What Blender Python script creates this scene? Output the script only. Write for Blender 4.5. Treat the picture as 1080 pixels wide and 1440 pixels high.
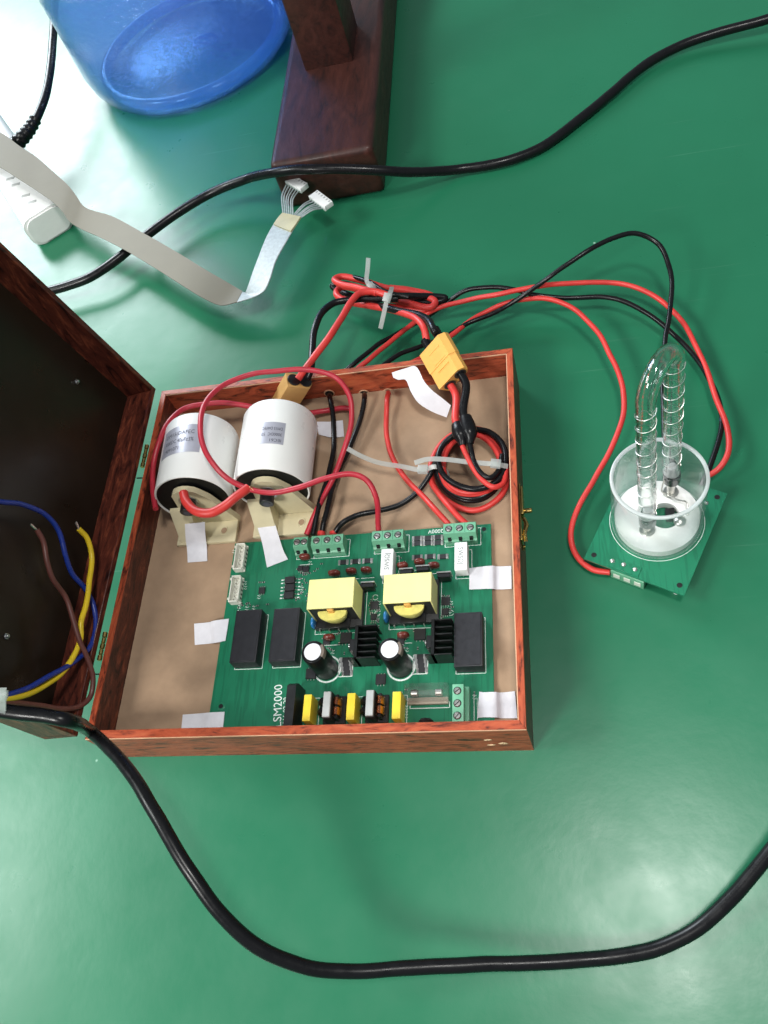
import bpy, bmesh, math, random
from mathutils import Vector, Matrix
from mathutils.noise import noise as noise3
random.seed(7)
for o in list(bpy.data.objects): bpy.data.objects.remove(o)
S = bpy.context.scene; COL = S.collection
V = Vector
# ------------------------------------------------------------------ camera
RX = V((0.9704861, 0.04606269, -0.23671704)); RY = V((-0.07986016, -0.86481825, -0.4956932)); RZ = V((-0.22755018, 0.49996762, -0.83561552))
CP = V((0.39107052, -0.17020751, 0.64319199)); FPX = 1209.1
cd = bpy.data.cameras.new('camera'); cam = bpy.data.objects.new('camera', cd); COL.objects.link(cam)
cam.matrix_world = Matrix(((RX.x, -RY.x, -RZ.x, CP.x), (RX.y, -RY.y, -RZ.y, CP.y), (RX.z, -RY.z, -RZ.z, CP.z), (0, 0, 0, 1)))
cd.sensor_fit = 'VERTICAL'; cd.sensor_height = 36; cd.sensor_width = 27; cd.lens = FPX/1440*36; cd.clip_start = .01; cd.clip_end = 100
S.camera = cam
# ------------------------------------------------------------------ light: daylight window behind left, ceiling fluorescents
w = bpy.data.worlds.new('World'); S.world = w; w.use_nodes = True
w.node_tree.nodes['Background'].inputs[0].default_value = (.80, .90, 1, 1); w.node_tree.nodes['Background'].inputs[1].default_value = .25
def area(name, loc, target, sx, sy, power, col):
    l = bpy.data.lights.new(name, 'AREA'); l.shape = 'RECTANGLE'; l.size = sx; l.size_y = sy; l.energy = power; l.color = col
    o = bpy.data.objects.new(name, l); COL.objects.link(o); o.location = loc
    o.rotation_euler = (V(target)-V(loc)).to_track_quat('-Z', 'Z').to_euler(); return o
def dirv(az, el): a, e = math.radians(az), math.radians(el); return V((math.cos(a)*math.cos(e), math.sin(a)*math.cos(e), math.sin(e)))
area('window_light', V((-.2, .65, 0))+dirv(126, 31)*3.2, (-.2, .65, 0), 1.5, 1.6, 150, (.86, .94, 1))
area('ceiling_light_near', (.69, -.19, 2.1), (.5, -.15, 0), .30, .30, 22, (1, .99, .95))
area('ceiling_light_left', (-1.7, -.1, 1.9), (.2, .0, 0), .6, 1.0, 44, (.95, 1, .97))
area('ceiling_light_front', (-.70, -1.30, 1.50), (.2, -.1, 0), .45, .5, 36, (1, .99, .95))
S.view_settings.view_transform = 'Standard'; S.view_settings.look = 'None'; S.view_settings.exposure = 0; S.view_settings.gamma = 1
S.render.engine = 'CYCLES'
S.cycles.max_bounces = 10; S.cycles.transparent_max_bounces = 24; S.cycles.transmission_bounces = 10; S.cycles.glossy_bounces = 5
S.cycles.use_denoising = True
# ------------------------------------------------------------------ pixel ray -> point on a plane of the place
def ray(px, py): return RX*((px-540)/FPX)+RY*((py-720)/FPX)+RZ
def P(px, py, z=0): d = ray(px, py); return CP+d*((z-CP.z)/d.z)
def PX(px, py, X): d = ray(px, py); return CP+d*((X-CP.x)/d.x)
def PY(px, py, Y): d = ray(px, py); return CP+d*((Y-CP.y)/d.y)
# ------------------------------------------------------------------ materials
def newmat(name):
    m = bpy.data.materials.new(name); m.use_nodes = True; nt = m.node_tree; return m, nt, nt.nodes['Principled BSDF']
def N(nt, t, **kw):
    n = nt.nodes.new(t)
    for k, v in kw.items():
        if k in n.inputs.keys(): n.inputs[k].default_value = v
        else: setattr(n, k, v)
    return n
def noise(nt, scale, detail=4, rough=.6, vec=None, dist=0):
    n = N(nt, 'ShaderNodeTexNoise'); n.inputs['Scale'].default_value = scale; n.inputs['Detail'].default_value = detail; n.inputs['Roughness'].default_value = rough; n.inputs['Distortion'].default_value = dist
    if vec is None: vec = N(nt, 'ShaderNodeTexCoord').outputs['Object']
    nt.links.new(vec, n.inputs['Vector']); return n
def ramp(nt, fac, stops):
    r = N(nt, 'ShaderNodeValToRGB'); nt.links.new(fac, r.inputs[0]); e = r.color_ramp.elements
    while len(e) < len(stops): e.new(.5)
    for i, (p, c) in enumerate(stops): e[i].position = p; e[i].color = (*c, 1) if len(c) == 3 else c
    return r
def mat(name, col, rough=.5, metal=0, var=.12, vs=60, bump=0, bs=300, spec=.5, coat=0, rv=.08, sss=0):
    m, nt, b = newmat(name)
    n = noise(nt, vs)
    c = ramp(nt, n.outputs['Fac'], [(.3, [max(0, x*(1-var)) for x in col]), (.7, [min(1, x*(1+var)) for x in col])])
    nt.links.new(c.outputs[0], b.inputs['Base Color'])
    n2 = noise(nt, vs*2.3)
    rr = ramp(nt, n2.outputs['Fac'], [(.3, [max(.02, rough-rv)]*3), (.7, [min(1, rough+rv)]*3)]); nt.links.new(rr.outputs[0], b.inputs['Roughness'])
    b.inputs['Metallic'].default_value = metal; b.inputs['Specular IOR Level'].default_value = spec; b.inputs['Coat Weight'].default_value = coat
    if sss: b.inputs['Subsurface Weight'].default_value = sss; b.inputs['Subsurface Radius'].default_value = (.004, .003, .002); b.inputs['Subsurface Scale'].default_value = 1
    if bump:
        n3 = noise(nt, bs); bp = N(nt, 'ShaderNodeBump'); bp.inputs['Strength'].default_value = bump; bp.inputs['Distance'].default_value = .001
        nt.links.new(n3.outputs['Fac'], bp.inputs['Height']); nt.links.new(bp.outputs[0], b.inputs['Normal'])
    return m
def wood(name, axis, c0, c1, c2, rough=.34, coat=.12, sc=1.0):
    m, nt, b = newmat(name)
    tc = N(nt, 'ShaderNodeTexCoord'); mp = N(nt, 'ShaderNodeMapping'); s = [120*sc, 120*sc, 120*sc]; s[axis] = 30*sc; mp.inputs['Scale'].default_value = s
    oi = N(nt, 'ShaderNodeObjectInfo'); ad = N(nt, 'ShaderNodeVectorMath', operation='ADD'); nt.links.new(tc.outputs['Object'], ad.inputs[0])
    sv = N(nt, 'ShaderNodeVectorMath', operation='SCALE'); nt.links.new(oi.outputs['Location'], sv.inputs[0]); sv.inputs['Scale'].default_value = 3.1; nt.links.new(sv.outputs[0], ad.inputs[1])
    nt.links.new(ad.outputs[0], mp.inputs['Vector'])
    big = noise(nt, .8, 5, .6, mp.outputs[0], 2.2)
    fine = noise(nt, 4.2, 6, .7, mp.outputs[0], .8)
    mx = N(nt, 'ShaderNodeMath', operation='MULTIPLY_ADD'); nt.links.new(fine.outputs['Fac'], mx.inputs[0]); mx.inputs[1].default_value = .42; nt.links.new(big.outputs['Fac'], mx.inputs[2])
    c = ramp(nt, mx.outputs[0], [(.53, c0), (.66, c1), (.76, [x*1.25 for x in c1]), (.86, c2)])
    nt.links.new(c.outputs[0], b.inputs['Base Color'])
    b.inputs['Specular IOR Level'].default_value = .35; b.inputs['Coat Weight'].default_value = coat; b.inputs['Coat Roughness'].default_value = .18
    rr = ramp(nt, fine.outputs['Fac'], [(.3, [rough+.12]*3), (.7, [rough]*3)]); nt.links.new(rr.outputs[0], b.inputs['Roughness'])
    bp = N(nt, 'ShaderNodeBump'); bp.inputs['Strength'].default_value = .25; bp.inputs['Distance'].default_value = .0008
    nt.links.new(fine.outputs['Fac'], bp.inputs['Height']); nt.links.new(bp.outputs[0], b.inputs['Normal'])
    return m
def clear(name, tint, trans=.85, body=None, gloss_rough=.05, ior=1.45, bump=0, bs=200, f0add=0, grain=(25, .04)):
    # thin clear plastic: lets tinted light through, a little body, fresnel gloss
    m, nt, b = newmat(name); nt.nodes.remove(b); out = nt.nodes['Material Output']
    t = N(nt, 'ShaderNodeBsdfTransparent'); t.inputs[0].default_value = (*tint, 1)
    d = N(nt, 'ShaderNodeBsdfPrincipled'); d.inputs['Base Color'].default_value = (*(body or tint), 1); d.inputs['Roughness'].default_value = .4
    tl = N(nt, 'ShaderNodeBsdfTranslucent'); tl.inputs[0].default_value = (*(body or tint), 1)
    ms0 = N(nt, 'ShaderNodeMixShader'); ms0.inputs[0].default_value = .6; nt.links.new(d.outputs[0], ms0.inputs[1]); nt.links.new(tl.outputs[0], ms0.inputs[2])
    nz = noise(nt, grain[0], 3); rr = ramp(nt, nz.outputs['Fac'], [(.35, [max(0, 1-trans-grain[1])]*3), (.65, [1-trans+grain[1]]*3)])
    ms = N(nt, 'ShaderNodeMixShader'); nt.links.new(rr.outputs[0], ms.inputs[0]); nt.links.new(t.outputs[0], ms.inputs[1]); nt.links.new(ms0.outputs[0], ms.inputs[2])
    g = N(nt, 'ShaderNodeBsdfGlossy'); g.inputs['Roughness'].default_value = gloss_rough
    lw = N(nt, 'ShaderNodeLayerWeight'); pw_ = N(nt, 'ShaderNodeMath', operation='POWER'); nt.links.new(lw.outputs['Facing'], pw_.inputs[0]); pw_.inputs[1].default_value = 4
    f0 = ((ior-1)/(ior+1))**2+f0add; fr = N(nt, 'ShaderNodeMath', operation='MULTIPLY_ADD'); nt.links.new(pw_.outputs[0], fr.inputs[0]); fr.inputs[1].default_value = .7; fr.inputs[2].default_value = f0
    ms2 = N(nt, 'ShaderNodeMixShader'); nt.links.new(fr.outputs[0], ms2.inputs[0]); nt.links.new(ms.outputs[0], ms2.inputs[1]); nt.links.new(g.outputs[0], ms2.inputs[2])
    if bump:
        n3 = noise(nt, bs); bp = N(nt, 'ShaderNodeBump'); bp.inputs['Strength'].default_value = bump; bp.inputs['Distance'].default_value = .002
        nt.links.new(n3.outputs['Fac'], bp.inputs['Height']); nt.links.new(bp.outputs[0], g.inputs['Normal']); nt.links.new(bp.outputs[0], lw.inputs['Normal'])
    nt.links.new(ms2.outputs[0], out.inputs[0]); return m
M = {}
def table_mat():
    m, nt, b = newmat('green_table_coating')
    n1 = noise(nt, 2.2, 5); n2 = noise(nt, 22, 5); tc = N(nt, 'ShaderNodeTexCoord')
    c = ramp(nt, n1.outputs['Fac'], [(.25, (.013, .128, .061)), (.5, (.015, .147, .072)), (.75, (.018, .164, .083))])
    # sparse specks of dust and chipped coating
    vo = N(nt, 'ShaderNodeTexVoronoi'); vo.inputs['Scale'].default_value = 13; nt.links.new(tc.outputs['Object'], vo.inputs['Vector'])
    sp = ramp(nt, vo.outputs['Distance'], [(.010, (.8, .8, .8)), (.020, (0, 0, 0))])
    # faint scuff streaks in two directions
    def streak(rz, lo, hi):
        mp = N(nt, 'ShaderNodeMapping'); mp.inputs['Rotation'].default_value = (0, 0, math.radians(rz)); mp.inputs['Scale'].default_value = (5, 260, 1); nt.links.new(tc.outputs['Object'], mp.inputs['Vector'])
        n = noise(nt, 1, 3, .6, mp.outputs[0], .3); r = ramp(nt, n.outputs['Fac'], [(lo, (0, 0, 0)), (hi, (1, 1, 1))])
        g = noise(nt, 6, 2); gr = ramp(nt, g.outputs['Fac'], [(.52, (0, 0, 0)), (.66, (1, 1, 1))]); mu = N(nt, 'ShaderNodeMath', operation='MULTIPLY'); nt.links.new(r.outputs[0], mu.inputs[0]); nt.links.new(gr.outputs[0], mu.inputs[1]); return mu
    s1 = streak(20, .66, .78); s2 = streak(-52, .68, .80); sm = N(nt, 'ShaderNodeMath', operation='MAXIMUM'); nt.links.new(s1.outputs[0], sm.inputs[0]); nt.links.new(s2.outputs[0], sm.inputs[1])
    sf = N(nt, 'ShaderNodeMath', operation='MULTIPLY_ADD'); nt.links.new(sm.outputs[0], sf.inputs[0]); sf.inputs[1].default_value = .26; nt.links.new(sp.outputs[0], sf.inputs[2])
    mx = N(nt, 'ShaderNodeMix', data_type='RGBA'); mx.clamp_factor = True; nt.links.new(sf.outputs[0], mx.inputs[0]); nt.links.new(c.outputs[0], mx.inputs[6]); mx.inputs[7].default_value = (.30, .52, .40, 1)
    nt.links.new(mx.outputs[2], b.inputs['Base Color'])
    rr = ramp(nt, n2.outputs['Fac'], [(.3, [.27]*3), (.7, [.36]*3)]); ra = N(nt, 'ShaderNodeMath', operation='MULTIPLY_ADD'); nt.links.new(sm.outputs[0], ra.inputs[0]); ra.inputs[1].default_value = .12; nt.links.new(rr.outputs[0], ra.inputs[2]); nt.links.new(ra.outputs[0], b.inputs['Roughness'])
    b.inputs['Specular IOR Level'].default_value = .42
    mb = N(nt, 'ShaderNodeMath', operation='MULTIPLY_ADD'); nt.links.new(n1.outputs['Fac'], mb.inputs[0]); mb.inputs[1].default_value = 2; nt.links.new(n2.outputs['Fac'], mb.inputs[2])
    bp = N(nt, 'ShaderNodeBump'); bp.inputs['Strength'].default_value = .30; bp.inputs['Distance'].default_value = .0009
    nt.links.new(mb.outputs[0], bp.inputs['Height']); nt.links.new(bp.outputs[0], b.inputs['Normal'])
    return m
M['table'] = table_mat()
WC = ((.013, .004, .004), (.088, .020, .012), (.22, .055, .027))  # side walls and lid: interior shading put into a deeper veneer colour
M['wood_x'] = wood('rosewood_veneer_x', 0, (.055, .011, .006), (.34, .064, .028), (.48, .11, .046)); M['wood_y'] = wood('rosewood_shaded_y', 1, *WC); M['wood_z'] = wood('rosewood_shaded_z', 2, *WC)
RC = ((.06, .011, .007), (.34, .062, .025), (.46, .105, .042))
M['rim_x'] = wood('rim_veneer_x', 0, *RC); M['rim_y'] = wood('rim_veneer_y', 1, *RC)
M['stand_wood'] = wood('dark_mahogany', 1, (.018, .007, .006), (.040, .012, .009), (.062, .019, .014), .42, .1, .35)
M['edge'] = mat('worn_wood_edge', (.62, .36, .22), .5)
M['chip'] = mat('raw_wood', (.72, .50, .30), .7, var=.3, vs=900, bump=.6, bs=900)
M['lidpanel'] = mat('dark_lacquer', (.016, .010, .006), .33, var=.3, vs=14, spec=.35)
M['felt'] = mat('brown_board', (.36, .245, .16), .75, var=.2, vs=22, bump=.15, bs=500, spec=.2)
M['brass'] = mat('brass', (.50, .36, .12), .25, 1)
M['steel'] = mat('steel', (.6, .6, .6), .3, 1)
M['black'] = mat('black_plastic', (.012, .012, .013), .38)
M['relay'] = mat('relay_plastic', (.016, .016, .020), .5, var=.2, vs=150, spec=.4)
M['blackwire'] = mat('black_pvc', (.006, .006, .007), .30, spec=.28)
M['redwire'] = mat('red_silicone', (.60, .040, .034), .42)
M['darkred'] = mat('dark_red_pvc', (.46, .022, .040), .40)
M['blue'] = mat('blue_pvc', (.012, .035, .26), .3); M['yellowwire'] = mat('yellow_pvc', (.80, .56, .02), .4); M['brownwire'] = mat('brown_pvc', (.14, .045, .035), .4)
M['copper'] = mat('copper', (.70, .33, .18), .3, 1)
M['tin'] = mat('tinned_strands', (.7, .68, .64), .35, 1)
M['white'] = mat('white_plastic', (.80, .80, .79), .38, var=.03)
M['can'] = mat('white_can_plastic', (.82, .82, .79), .34, var=.03, vs=20)
M['cream'] = mat('cream_nylon', (.62, .55, .36), .45, var=.07)
M['paper'] = mat('white_paper_tape', (.74, .735, .78), .7, var=.05, vs=120, bump=.5, bs=90, spec=.2)
M['foil'] = mat('silver_label_foil', (.42, .42, .48), .36, .3, var=.06)
M['ink'] = mat('dark_print', (.07, .07, .09), .6)
M['greyink'] = mat('grey_print', (.22, .22, .23), .6)
M['silk'] = mat('white_silkscreen', (.78, .84, .80), .6)
M['yconn'] = mat('amber_nylon', (.80, .42, .10), .45, var=.06, sss=.1)
M['tan'] = mat('amber_nylon_dark', (.62, .36, .12), .5, var=.06)
M['terminal'] = mat('green_terminal_plastic', (.15, .40, .25), .42, var=.06)
M['tape'] = mat('yellow_transformer_tape', (.84, .80, .33), .40, var=.05, vs=40)
M['winding'] = mat('yellow_winding_tape', (.80, .72, .20), .34, var=.12, vs=220, bump=.5, bs=260)
M['xcap'] = mat('yellow_capacitor_epoxy', (.82, .60, .035), .45)
M['ferrite'] = mat('ferrite', (.022, .022, .021), .55)
M['alu'] = mat('aluminium_top', (.86, .86, .88), .42, .25, var=.03)
M['sleeve'] = mat('black_sleeve', (.006, .0065, .007), .36, spec=.16)
M['sleevering'] = mat('sleeve_stripe', (.20, .16, .13), .35)
M['heatsink'] = mat('black_anodised', (.008, .009, .009), .40, .2)
M['filmcap'] = mat('brown_epoxy', (.15, .028, .020), .26)
M['bluecap'] = mat('blue_epoxy', (.02, .16, .40), .3)
M['ceramic'] = mat('white_ceramic', (.80, .82, .79), .6, var=.05, vs=150)
M['header'] = mat('offwhite_header', (.72, .72, .64), .45)
M['greytape'] = mat('grey_tape', (.42, .43, .42), .45)
M['ribbon'] = mat('grey_ribbon_pvc', (.205, .192, .155), .65, var=.02, spec=.2, rv=0)
M['ribbonpale'] = mat('pale_ribbon_pvc', (.40, .45, .46), .42, var=.18, vs=260)
M['glue'] = mat('yellowed_glue', (.52, .47, .28), .35)
M['smd'] = mat('smd_black', (.02, .02, .022), .5)
M['tie'] = clear('natural_nylon_tie', (.92, .95, .93), .42, (.80, .84, .82), .3)
M['acrylic'] = clear('clear_acrylic', (.98, .99, .988), .90, (.85, .90, .90), .05, 1.4)
M['acrylic_edge'] = clear('frosted_acrylic_edge', (.95, .97, .97), .22, (.93, .95, .95), .3)
M['fusecover'] = clear('clear_fuse_cover', (.985, .98, .975), .93, (.85, .82, .80), .05, 1.5)
M['jug'] = clear('blue_polycarbonate', (.70, .84, .99), .76, (.24, .48, .97), .07, 1.5, bump=.7, bs=150, f0add=.10, grain=(150, .06))
M['jug_gloss'] = clear('blue_polycarbonate_thick', (.62, .80, .99), .62, (.30, .55, .98), .06, 1.5, f0add=.10)
M['fusebase'] = mat('tan_fuse_base', (.34, .28, .22), .5)
M['darkmetal'] = mat('dark_metal', (.22, .22, .22), .3, 1)
M['disc'] = mat('white_base_disc', (.94, .92, .89), .5, var=.03)
def glass_mat():
    m, nt, b = newmat('lamp_glass'); b.inputs['Transmission Weight'].default_value = 1; b.inputs['Roughness'].default_value = .015; b.inputs['IOR'].default_value = 1.46; b.inputs['Base Color'].default_value = (.985, .995, .99, 1)
    n3 = noise(nt, 140); bp = N(nt, 'ShaderNodeBump'); bp.inputs['Strength'].default_value = .15; bp.inputs['Distance'].default_value = .001
    nt.links.new(n3.outputs['Fac'], bp.inputs['Height']); nt.links.new(bp.outputs[0], b.inputs['Normal']); return m
M['glass'] = glass_mat()
def pcb_mat():
    m, nt, b = newmat('green_solder_mask')
    tc = N(nt, 'ShaderNodeTexCoord')
    def traces(rz, sx, sy, lo, hi):
        mp = N(nt, 'ShaderNodeMapping'); mp.inputs['Rotation'].default_value = (0, 0, math.radians(rz)); mp.inputs['Scale'].default_value = (sx, sy, 1); nt.links.new(tc.outputs['Object'], mp.inputs['Vector'])
        n = noise(nt, 1, 2, .5, mp.outputs[0]); return ramp(nt, n.outputs['Fac'], [(lo, (0, 0, 0)), (hi, (1, 1, 1))])
    a = traces(0, 330, 22, .50, .54); c_ = traces(48, 260, 26, .56, .60); d_ = traces(90, 300, 20, .55, .59)
    mx = N(nt, 'ShaderNodeMath', operation='MAXIMUM'); nt.links.new(a.outputs[0], mx.inputs[0]); nt.links.new(c_.outputs[0], mx.inputs[1])
    n0 = noise(nt, 18, 1); sel = ramp(nt, n0.outputs['Fac'], [(.48, (0, 0, 0)), (.52, (1, 1, 1))])
    mz = N(nt, 'ShaderNodeMix', data_type='FLOAT'); nt.links.new(sel.outputs[0], mz.inputs[0]); nt.links.new(mx.outputs[0], mz.inputs[2]); nt.links.new(d_.outputs[0], mz.inputs[3])
    n1 = noise(nt, 14, 3)
    c = ramp(nt, n1.outputs['Fac'], [(.3, (.010, .160, .080)), (.7, (.013, .195, .098))])
    m2 = N(nt, 'ShaderNodeMix', data_type='RGBA', blend_type='MULTIPLY'); m2.inputs[0].default_value = .5; nt.links.new(c.outputs[0], m2.inputs[6])
    c2 = ramp(nt, mz.outputs[0], [(0, (1, 1, 1)), (1, (.62, .66, .66))]); nt.links.new(c2.outputs[0], m2.inputs[7])
    nt.links.new(m2.outputs[2], b.inputs['Base Color']); b.inputs['Roughness'].default_value = .32; b.inputs['Coat Weight'].default_value = .15
    bp = N(nt, 'ShaderNodeBump'); bp.inputs['Strength'].default_value = .15; bp.inputs['Distance'].default_value = .0002; nt.links.new(mz.outputs[0], bp.inputs['Height']); nt.links.new(bp.outputs[0], b.inputs['Normal'])
    return m
M['pcb'] = pcb_mat()
M['pcbedge'] = mat('board_edge', (.45, .52, .30), .6)
# ------------------------------------------------------------------ mesh builder (world coordinates in, one object out)
WL = {}
def wl(o): return WL.get(o.name, V((0, 0, 0))) if o else V((0, 0, 0))
class MB:
    def __init__(s): s.v = []; s.f = []; s.m = []; s.mi = 0
    def add(s, vs, fs):
        n = len(s.v); s.v += [V(v) for v in vs]
        for f in fs: s.f.append([i+n for i in f]); s.m.append(s.mi)
        return s
    def bm(s, b, mtx=None):
        b.verts.ensure_lookup_table(); b.verts.index_update()
        s.add([(mtx @ v.co if mtx else v.co.copy()) for v in b.verts], [[v.index for v in f.verts] for f in b.faces]); b.free(); return s
    def box(s, x0, x1, y0, y1, z0, z1, bev=0, seg=2):
        return s.obox(V(((x0+x1)/2, (y0+y1)/2, (z0+z1)/2)), V(((x1-x0)/2, 0, 0)), V((0, (y1-y0)/2, 0)), V((0, 0, (z1-z0)/2)), bev, seg)
    def obox(s, c, ax, ay, az, bev=0, seg=2):
        lx, ly, lz = ax.length, ay.length, az.length
        b = bmesh.new(); bmesh.ops.create_cube(b, size=2)
        for v in b.verts: v.co = V((v.co.x*lx, v.co.y*ly, v.co.z*lz))
        if bev: bmesh.ops.bevel(b, geom=b.edges[:], offset=min(bev, .9*min(lx, ly, lz)), segments=seg, affect='EDGES', profile=.6)
        ux, uy, uz = ax/lx, ay/ly, az/lz
        m = Matrix(((ux.x, uy.x, uz.x, c.x), (ux.y, uy.y, uz.y, c.y), (ux.z, uy.z, uz.z, c.z), (0, 0, 0, 1)))
        return s.bm(b, m)
    def tube(s, pts, r, n=10, closed=False, caps=True, rad=None):
        k = len(pts); up = V((0, 0, 1)); prev = None; rings = []
        for i in range(k):
            a = pts[(i-1) % k] if (closed or i) else pts[0]; b = pts[(i+1) % k] if (closed or i < k-1) else pts[-1]
            t = (b-a).normalized()
            if prev is None: side = t.cross(up if abs(t.z) < .9 else V((1, 0, 0))).normalized()
            else: side = (prev-t*prev.dot(t)).normalized()
            prev = side; bi = t.cross(side); rr = rad[i] if rad else r
            rings.append([pts[i]+(side*math.cos(2*math.pi*j/n)+bi*math.sin(2*math.pi*j/n))*rr for j in range(n)])
        vs = [v for g in rings for v in g]; fs = []
        for i in range(k if closed else k-1):
            a = i*n; b = ((i+1) % k)*n
            for j in range(n): fs.append((a+j, a+(j+1) % n, b+(j+1) % n, b+j))
        if caps and not closed: fs.append(list(range(n))[::-1]); fs.append([(k-1)*n+j for j in range(n)])
        return s.add(vs, fs)
    def lathe(s, prof, o, ux, uy, uz, n=32):
        # prof: (r, h) along uz
        vs = []; fs = []
        for r, h in prof:
            for j in range(n):
                a = 2*math.pi*j/n; vs.append(o+uz*h+(ux*math.cos(a)+uy*math.sin(a))*r)
        for i in range(len(prof)-1):
            for j in range(n): fs.append((i*n+j, i*n+(j+1) % n, (i+1)*n+(j+1) % n, (i+1)*n+j))
        if prof[0][0] > 1e-6: fs.append(list(range(n))[::-1])
        if prof[-1][0] > 1e-6: fs.append([(len(prof)-1)*n+j for j in range(n)])
        return s.add(vs, fs)
    def cyl(s, o, axis, r, h, n=20, bev=0):
        uz = V(axis).normalized(); ux = uz.orthogonal().normalized(); uy = uz.cross(ux)
        return s.lathe([(r-bev, 0), (r, bev), (r, h-bev), (r-bev, h)] if bev else [(r, 0), (r, h)], V(o), ux, uy, uz, n)
    def prism(s, poly, o, ux, uy, uz, h):
        n = len(poly); vs = [o+ux*a+uy*b for a, b in poly]+[o+ux*a+uy*b+uz*h for a, b in poly]
        return s.add(vs, [list(range(n))[::-1], [n+i for i in range(n)]]+[(i, (i+1) % n, n+(i+1) % n, n+i) for i in range(n)])
    def strip(s, pairs, th, sub=4, cols=1, ridge=0):
        L = smooth([a for a, b in pairs], sub); Rr = smooth([b for a, b in pairs], sub); k = len(L); nc = cols*2 if ridge else 1
        top = []; bot = []
        for i in range(k):
            t = (L[min(i+1, k-1)]+Rr[min(i+1, k-1)]-L[max(i-1, 0)]-Rr[max(i-1, 0)]); wv = Rr[i]-L[i]; nn = wv.cross(t)
            nn = nn.normalized() if nn.length > 1e-12 else V((0, 0, 1))
            for j in range(nc+1):
                q = L[i].lerp(Rr[i], j/nc); rg = ridge if (ridge and j % 2) else 0
                top.append(q+nn*(th/2+rg)); bot.append(q-nn*(th/2+rg))
        m = nc+1; o = len(top); fs = []
        for i in range(k-1):
            for j in range(nc):
                a = i*m+j; fs.append((a, a+1, a+m+1, a+m)); fs.append((o+a, o+a+m, o+a+m+1, o+a+1))
            fs.append((i*m, (i+1)*m, o+(i+1)*m, o+i*m)); fs.append((i*m+nc, o+i*m+nc, o+(i+1)*m+nc, (i+1)*m+nc))
        for j in range(nc):
            fs.append((j, o+j, o+j+1, j+1)); e = (k-1)*m+j; fs.append((e, e+1, o+e+1, o+e))
        return s.add(top+bot, fs)
    def build(s, name, mats, parent=None, smooth_=True, ang=38):
        if not isinstance(mats, (list, tuple)): mats = [mats]
        xs = [v.x for v in s.v]; ys = [v.y for v in s.v]; zs = [v.z for v in s.v]
        c = V(((min(xs)+max(xs))/2, (min(ys)+max(ys))/2, min(zs)))
        me = bpy.data.meshes.new(name); me.from_pydata([v-c for v in s.v], [], s.f); 
        b = bmesh.new(); b.from_mesh(me); bmesh.ops.recalc_face_normals(b, faces=b.faces[:]); b.to_mesh(me); b.free()
        for mm in mats: me.materials.append(M[mm] if isinstance(mm, str) else mm)
        me.polygons.foreach_set('material_index', s.m)
        if smooth_: me.shade_smooth(); me.set_sharp_from_angle(angle=math.radians(ang))
        o = bpy.data.objects.new(name, me); COL.objects.link(o)
        o.parent = parent; o.location = c-wl(parent); WL[o.name] = c
        return o
def smooth(pts, sub=8):
    pts = [V(p) for p in pts]
    if len(pts) < 3 or sub < 2: return pts
    out = []
    ext = [pts[0]*2-pts[1]]+pts+[pts[-1]*2-pts[-2]]
    for i in range(1, len(ext)-2):
        p0, p1, p2, p3 = ext[i-1:i+3]
        d = lambda a, b: max(math.sqrt((b-a).length), 1e-5)
        t0 = 0; t1 = d(p0, p1); t2 = t1+d(p1, p2); t3 = t2+d(p2, p3)
        for k in range(sub):
            t = t1+(t2-t1)*k/sub
            A1 = p0*((t1-t)/(t1-t0))+p1*((t-t0)/(t1-t0)); A2 = p1*((t2-t)/(t2-t1))+p2*((t-t1)/(t2-t1)); A3 = p2*((t3-t)/(t3-t2))+p3*((t-t2)/(t3-t2))
            B1 = A1*((t2-t)/(t2-t0))+A2*((t-t0)/(t2-t0)); B2 = A2*((t3-t)/(t3-t1))+A3*((t-t1)/(t3-t1))
            out.append(B1*((t2-t)/(t2-t1))+B2*((t-t1)/(t2-t1)))
    return out+[pts[-1]]
def tag(o, label=None, cat=None, group=None, kind=None):
    for k, v in (('label', label), ('category', cat), ('group', group), ('kind', kind)):
        if v: o[k] = v
    return o
def thing(name, loc, label, cat, group=None):
    o = bpy.data.objects.new(name, None); COL.objects.link(o); o.location = loc; o.empty_display_size = .01; WL[o.name] = V(loc)
    return tag(o, label, cat, group)
def clone(src, c, parent):
    o = src.copy(); COL.objects.link(o); o.parent = parent; o.location = V(c)-wl(parent); WL[o.name] = V(c); return o
def text(s, o, ux, uy, size, width=None, warp=None, depth=0):
    cu = bpy.data.curves.new('t', 'FONT'); cu.body = s; cu.size = 1; cu.resolution_u = 3
    ob = bpy.data.objects.new('t', cu); COL.objects.link(ob); dg = bpy.context.evaluated_depsgraph_get()
    me = bpy.data.meshes.new_from_object(ob.evaluated_get(dg))
    vs = [v.co.copy() for v in me.vertices]; fs = [list(p.vertices) for p in me.polygons]
    bpy.data.objects.remove(ob); bpy.data.curves.remove(cu); bpy.data.meshes.remove(me)
    mx = max(v.x for v in vs); sx = (width/mx) if width else size; 
    if warp: return [warp(v.x*sx, v.y*size) for v in vs], fs
    return [o+ux*(v.x*sx)+uy*(v.y*size) for v in vs], fs
Xa, Ya, Za = V((1, 0, 0)), V((0, 1, 0)), V((0, 0, 1))
# ================================================================== SETTING
t = MB(); t.box(-3.2, 2.4, -1.3, 3.6, -.03, 0, .004); tag(t.build('table_top', 'table'), kind='structure', label='glossy green painted table top under everything')
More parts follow.
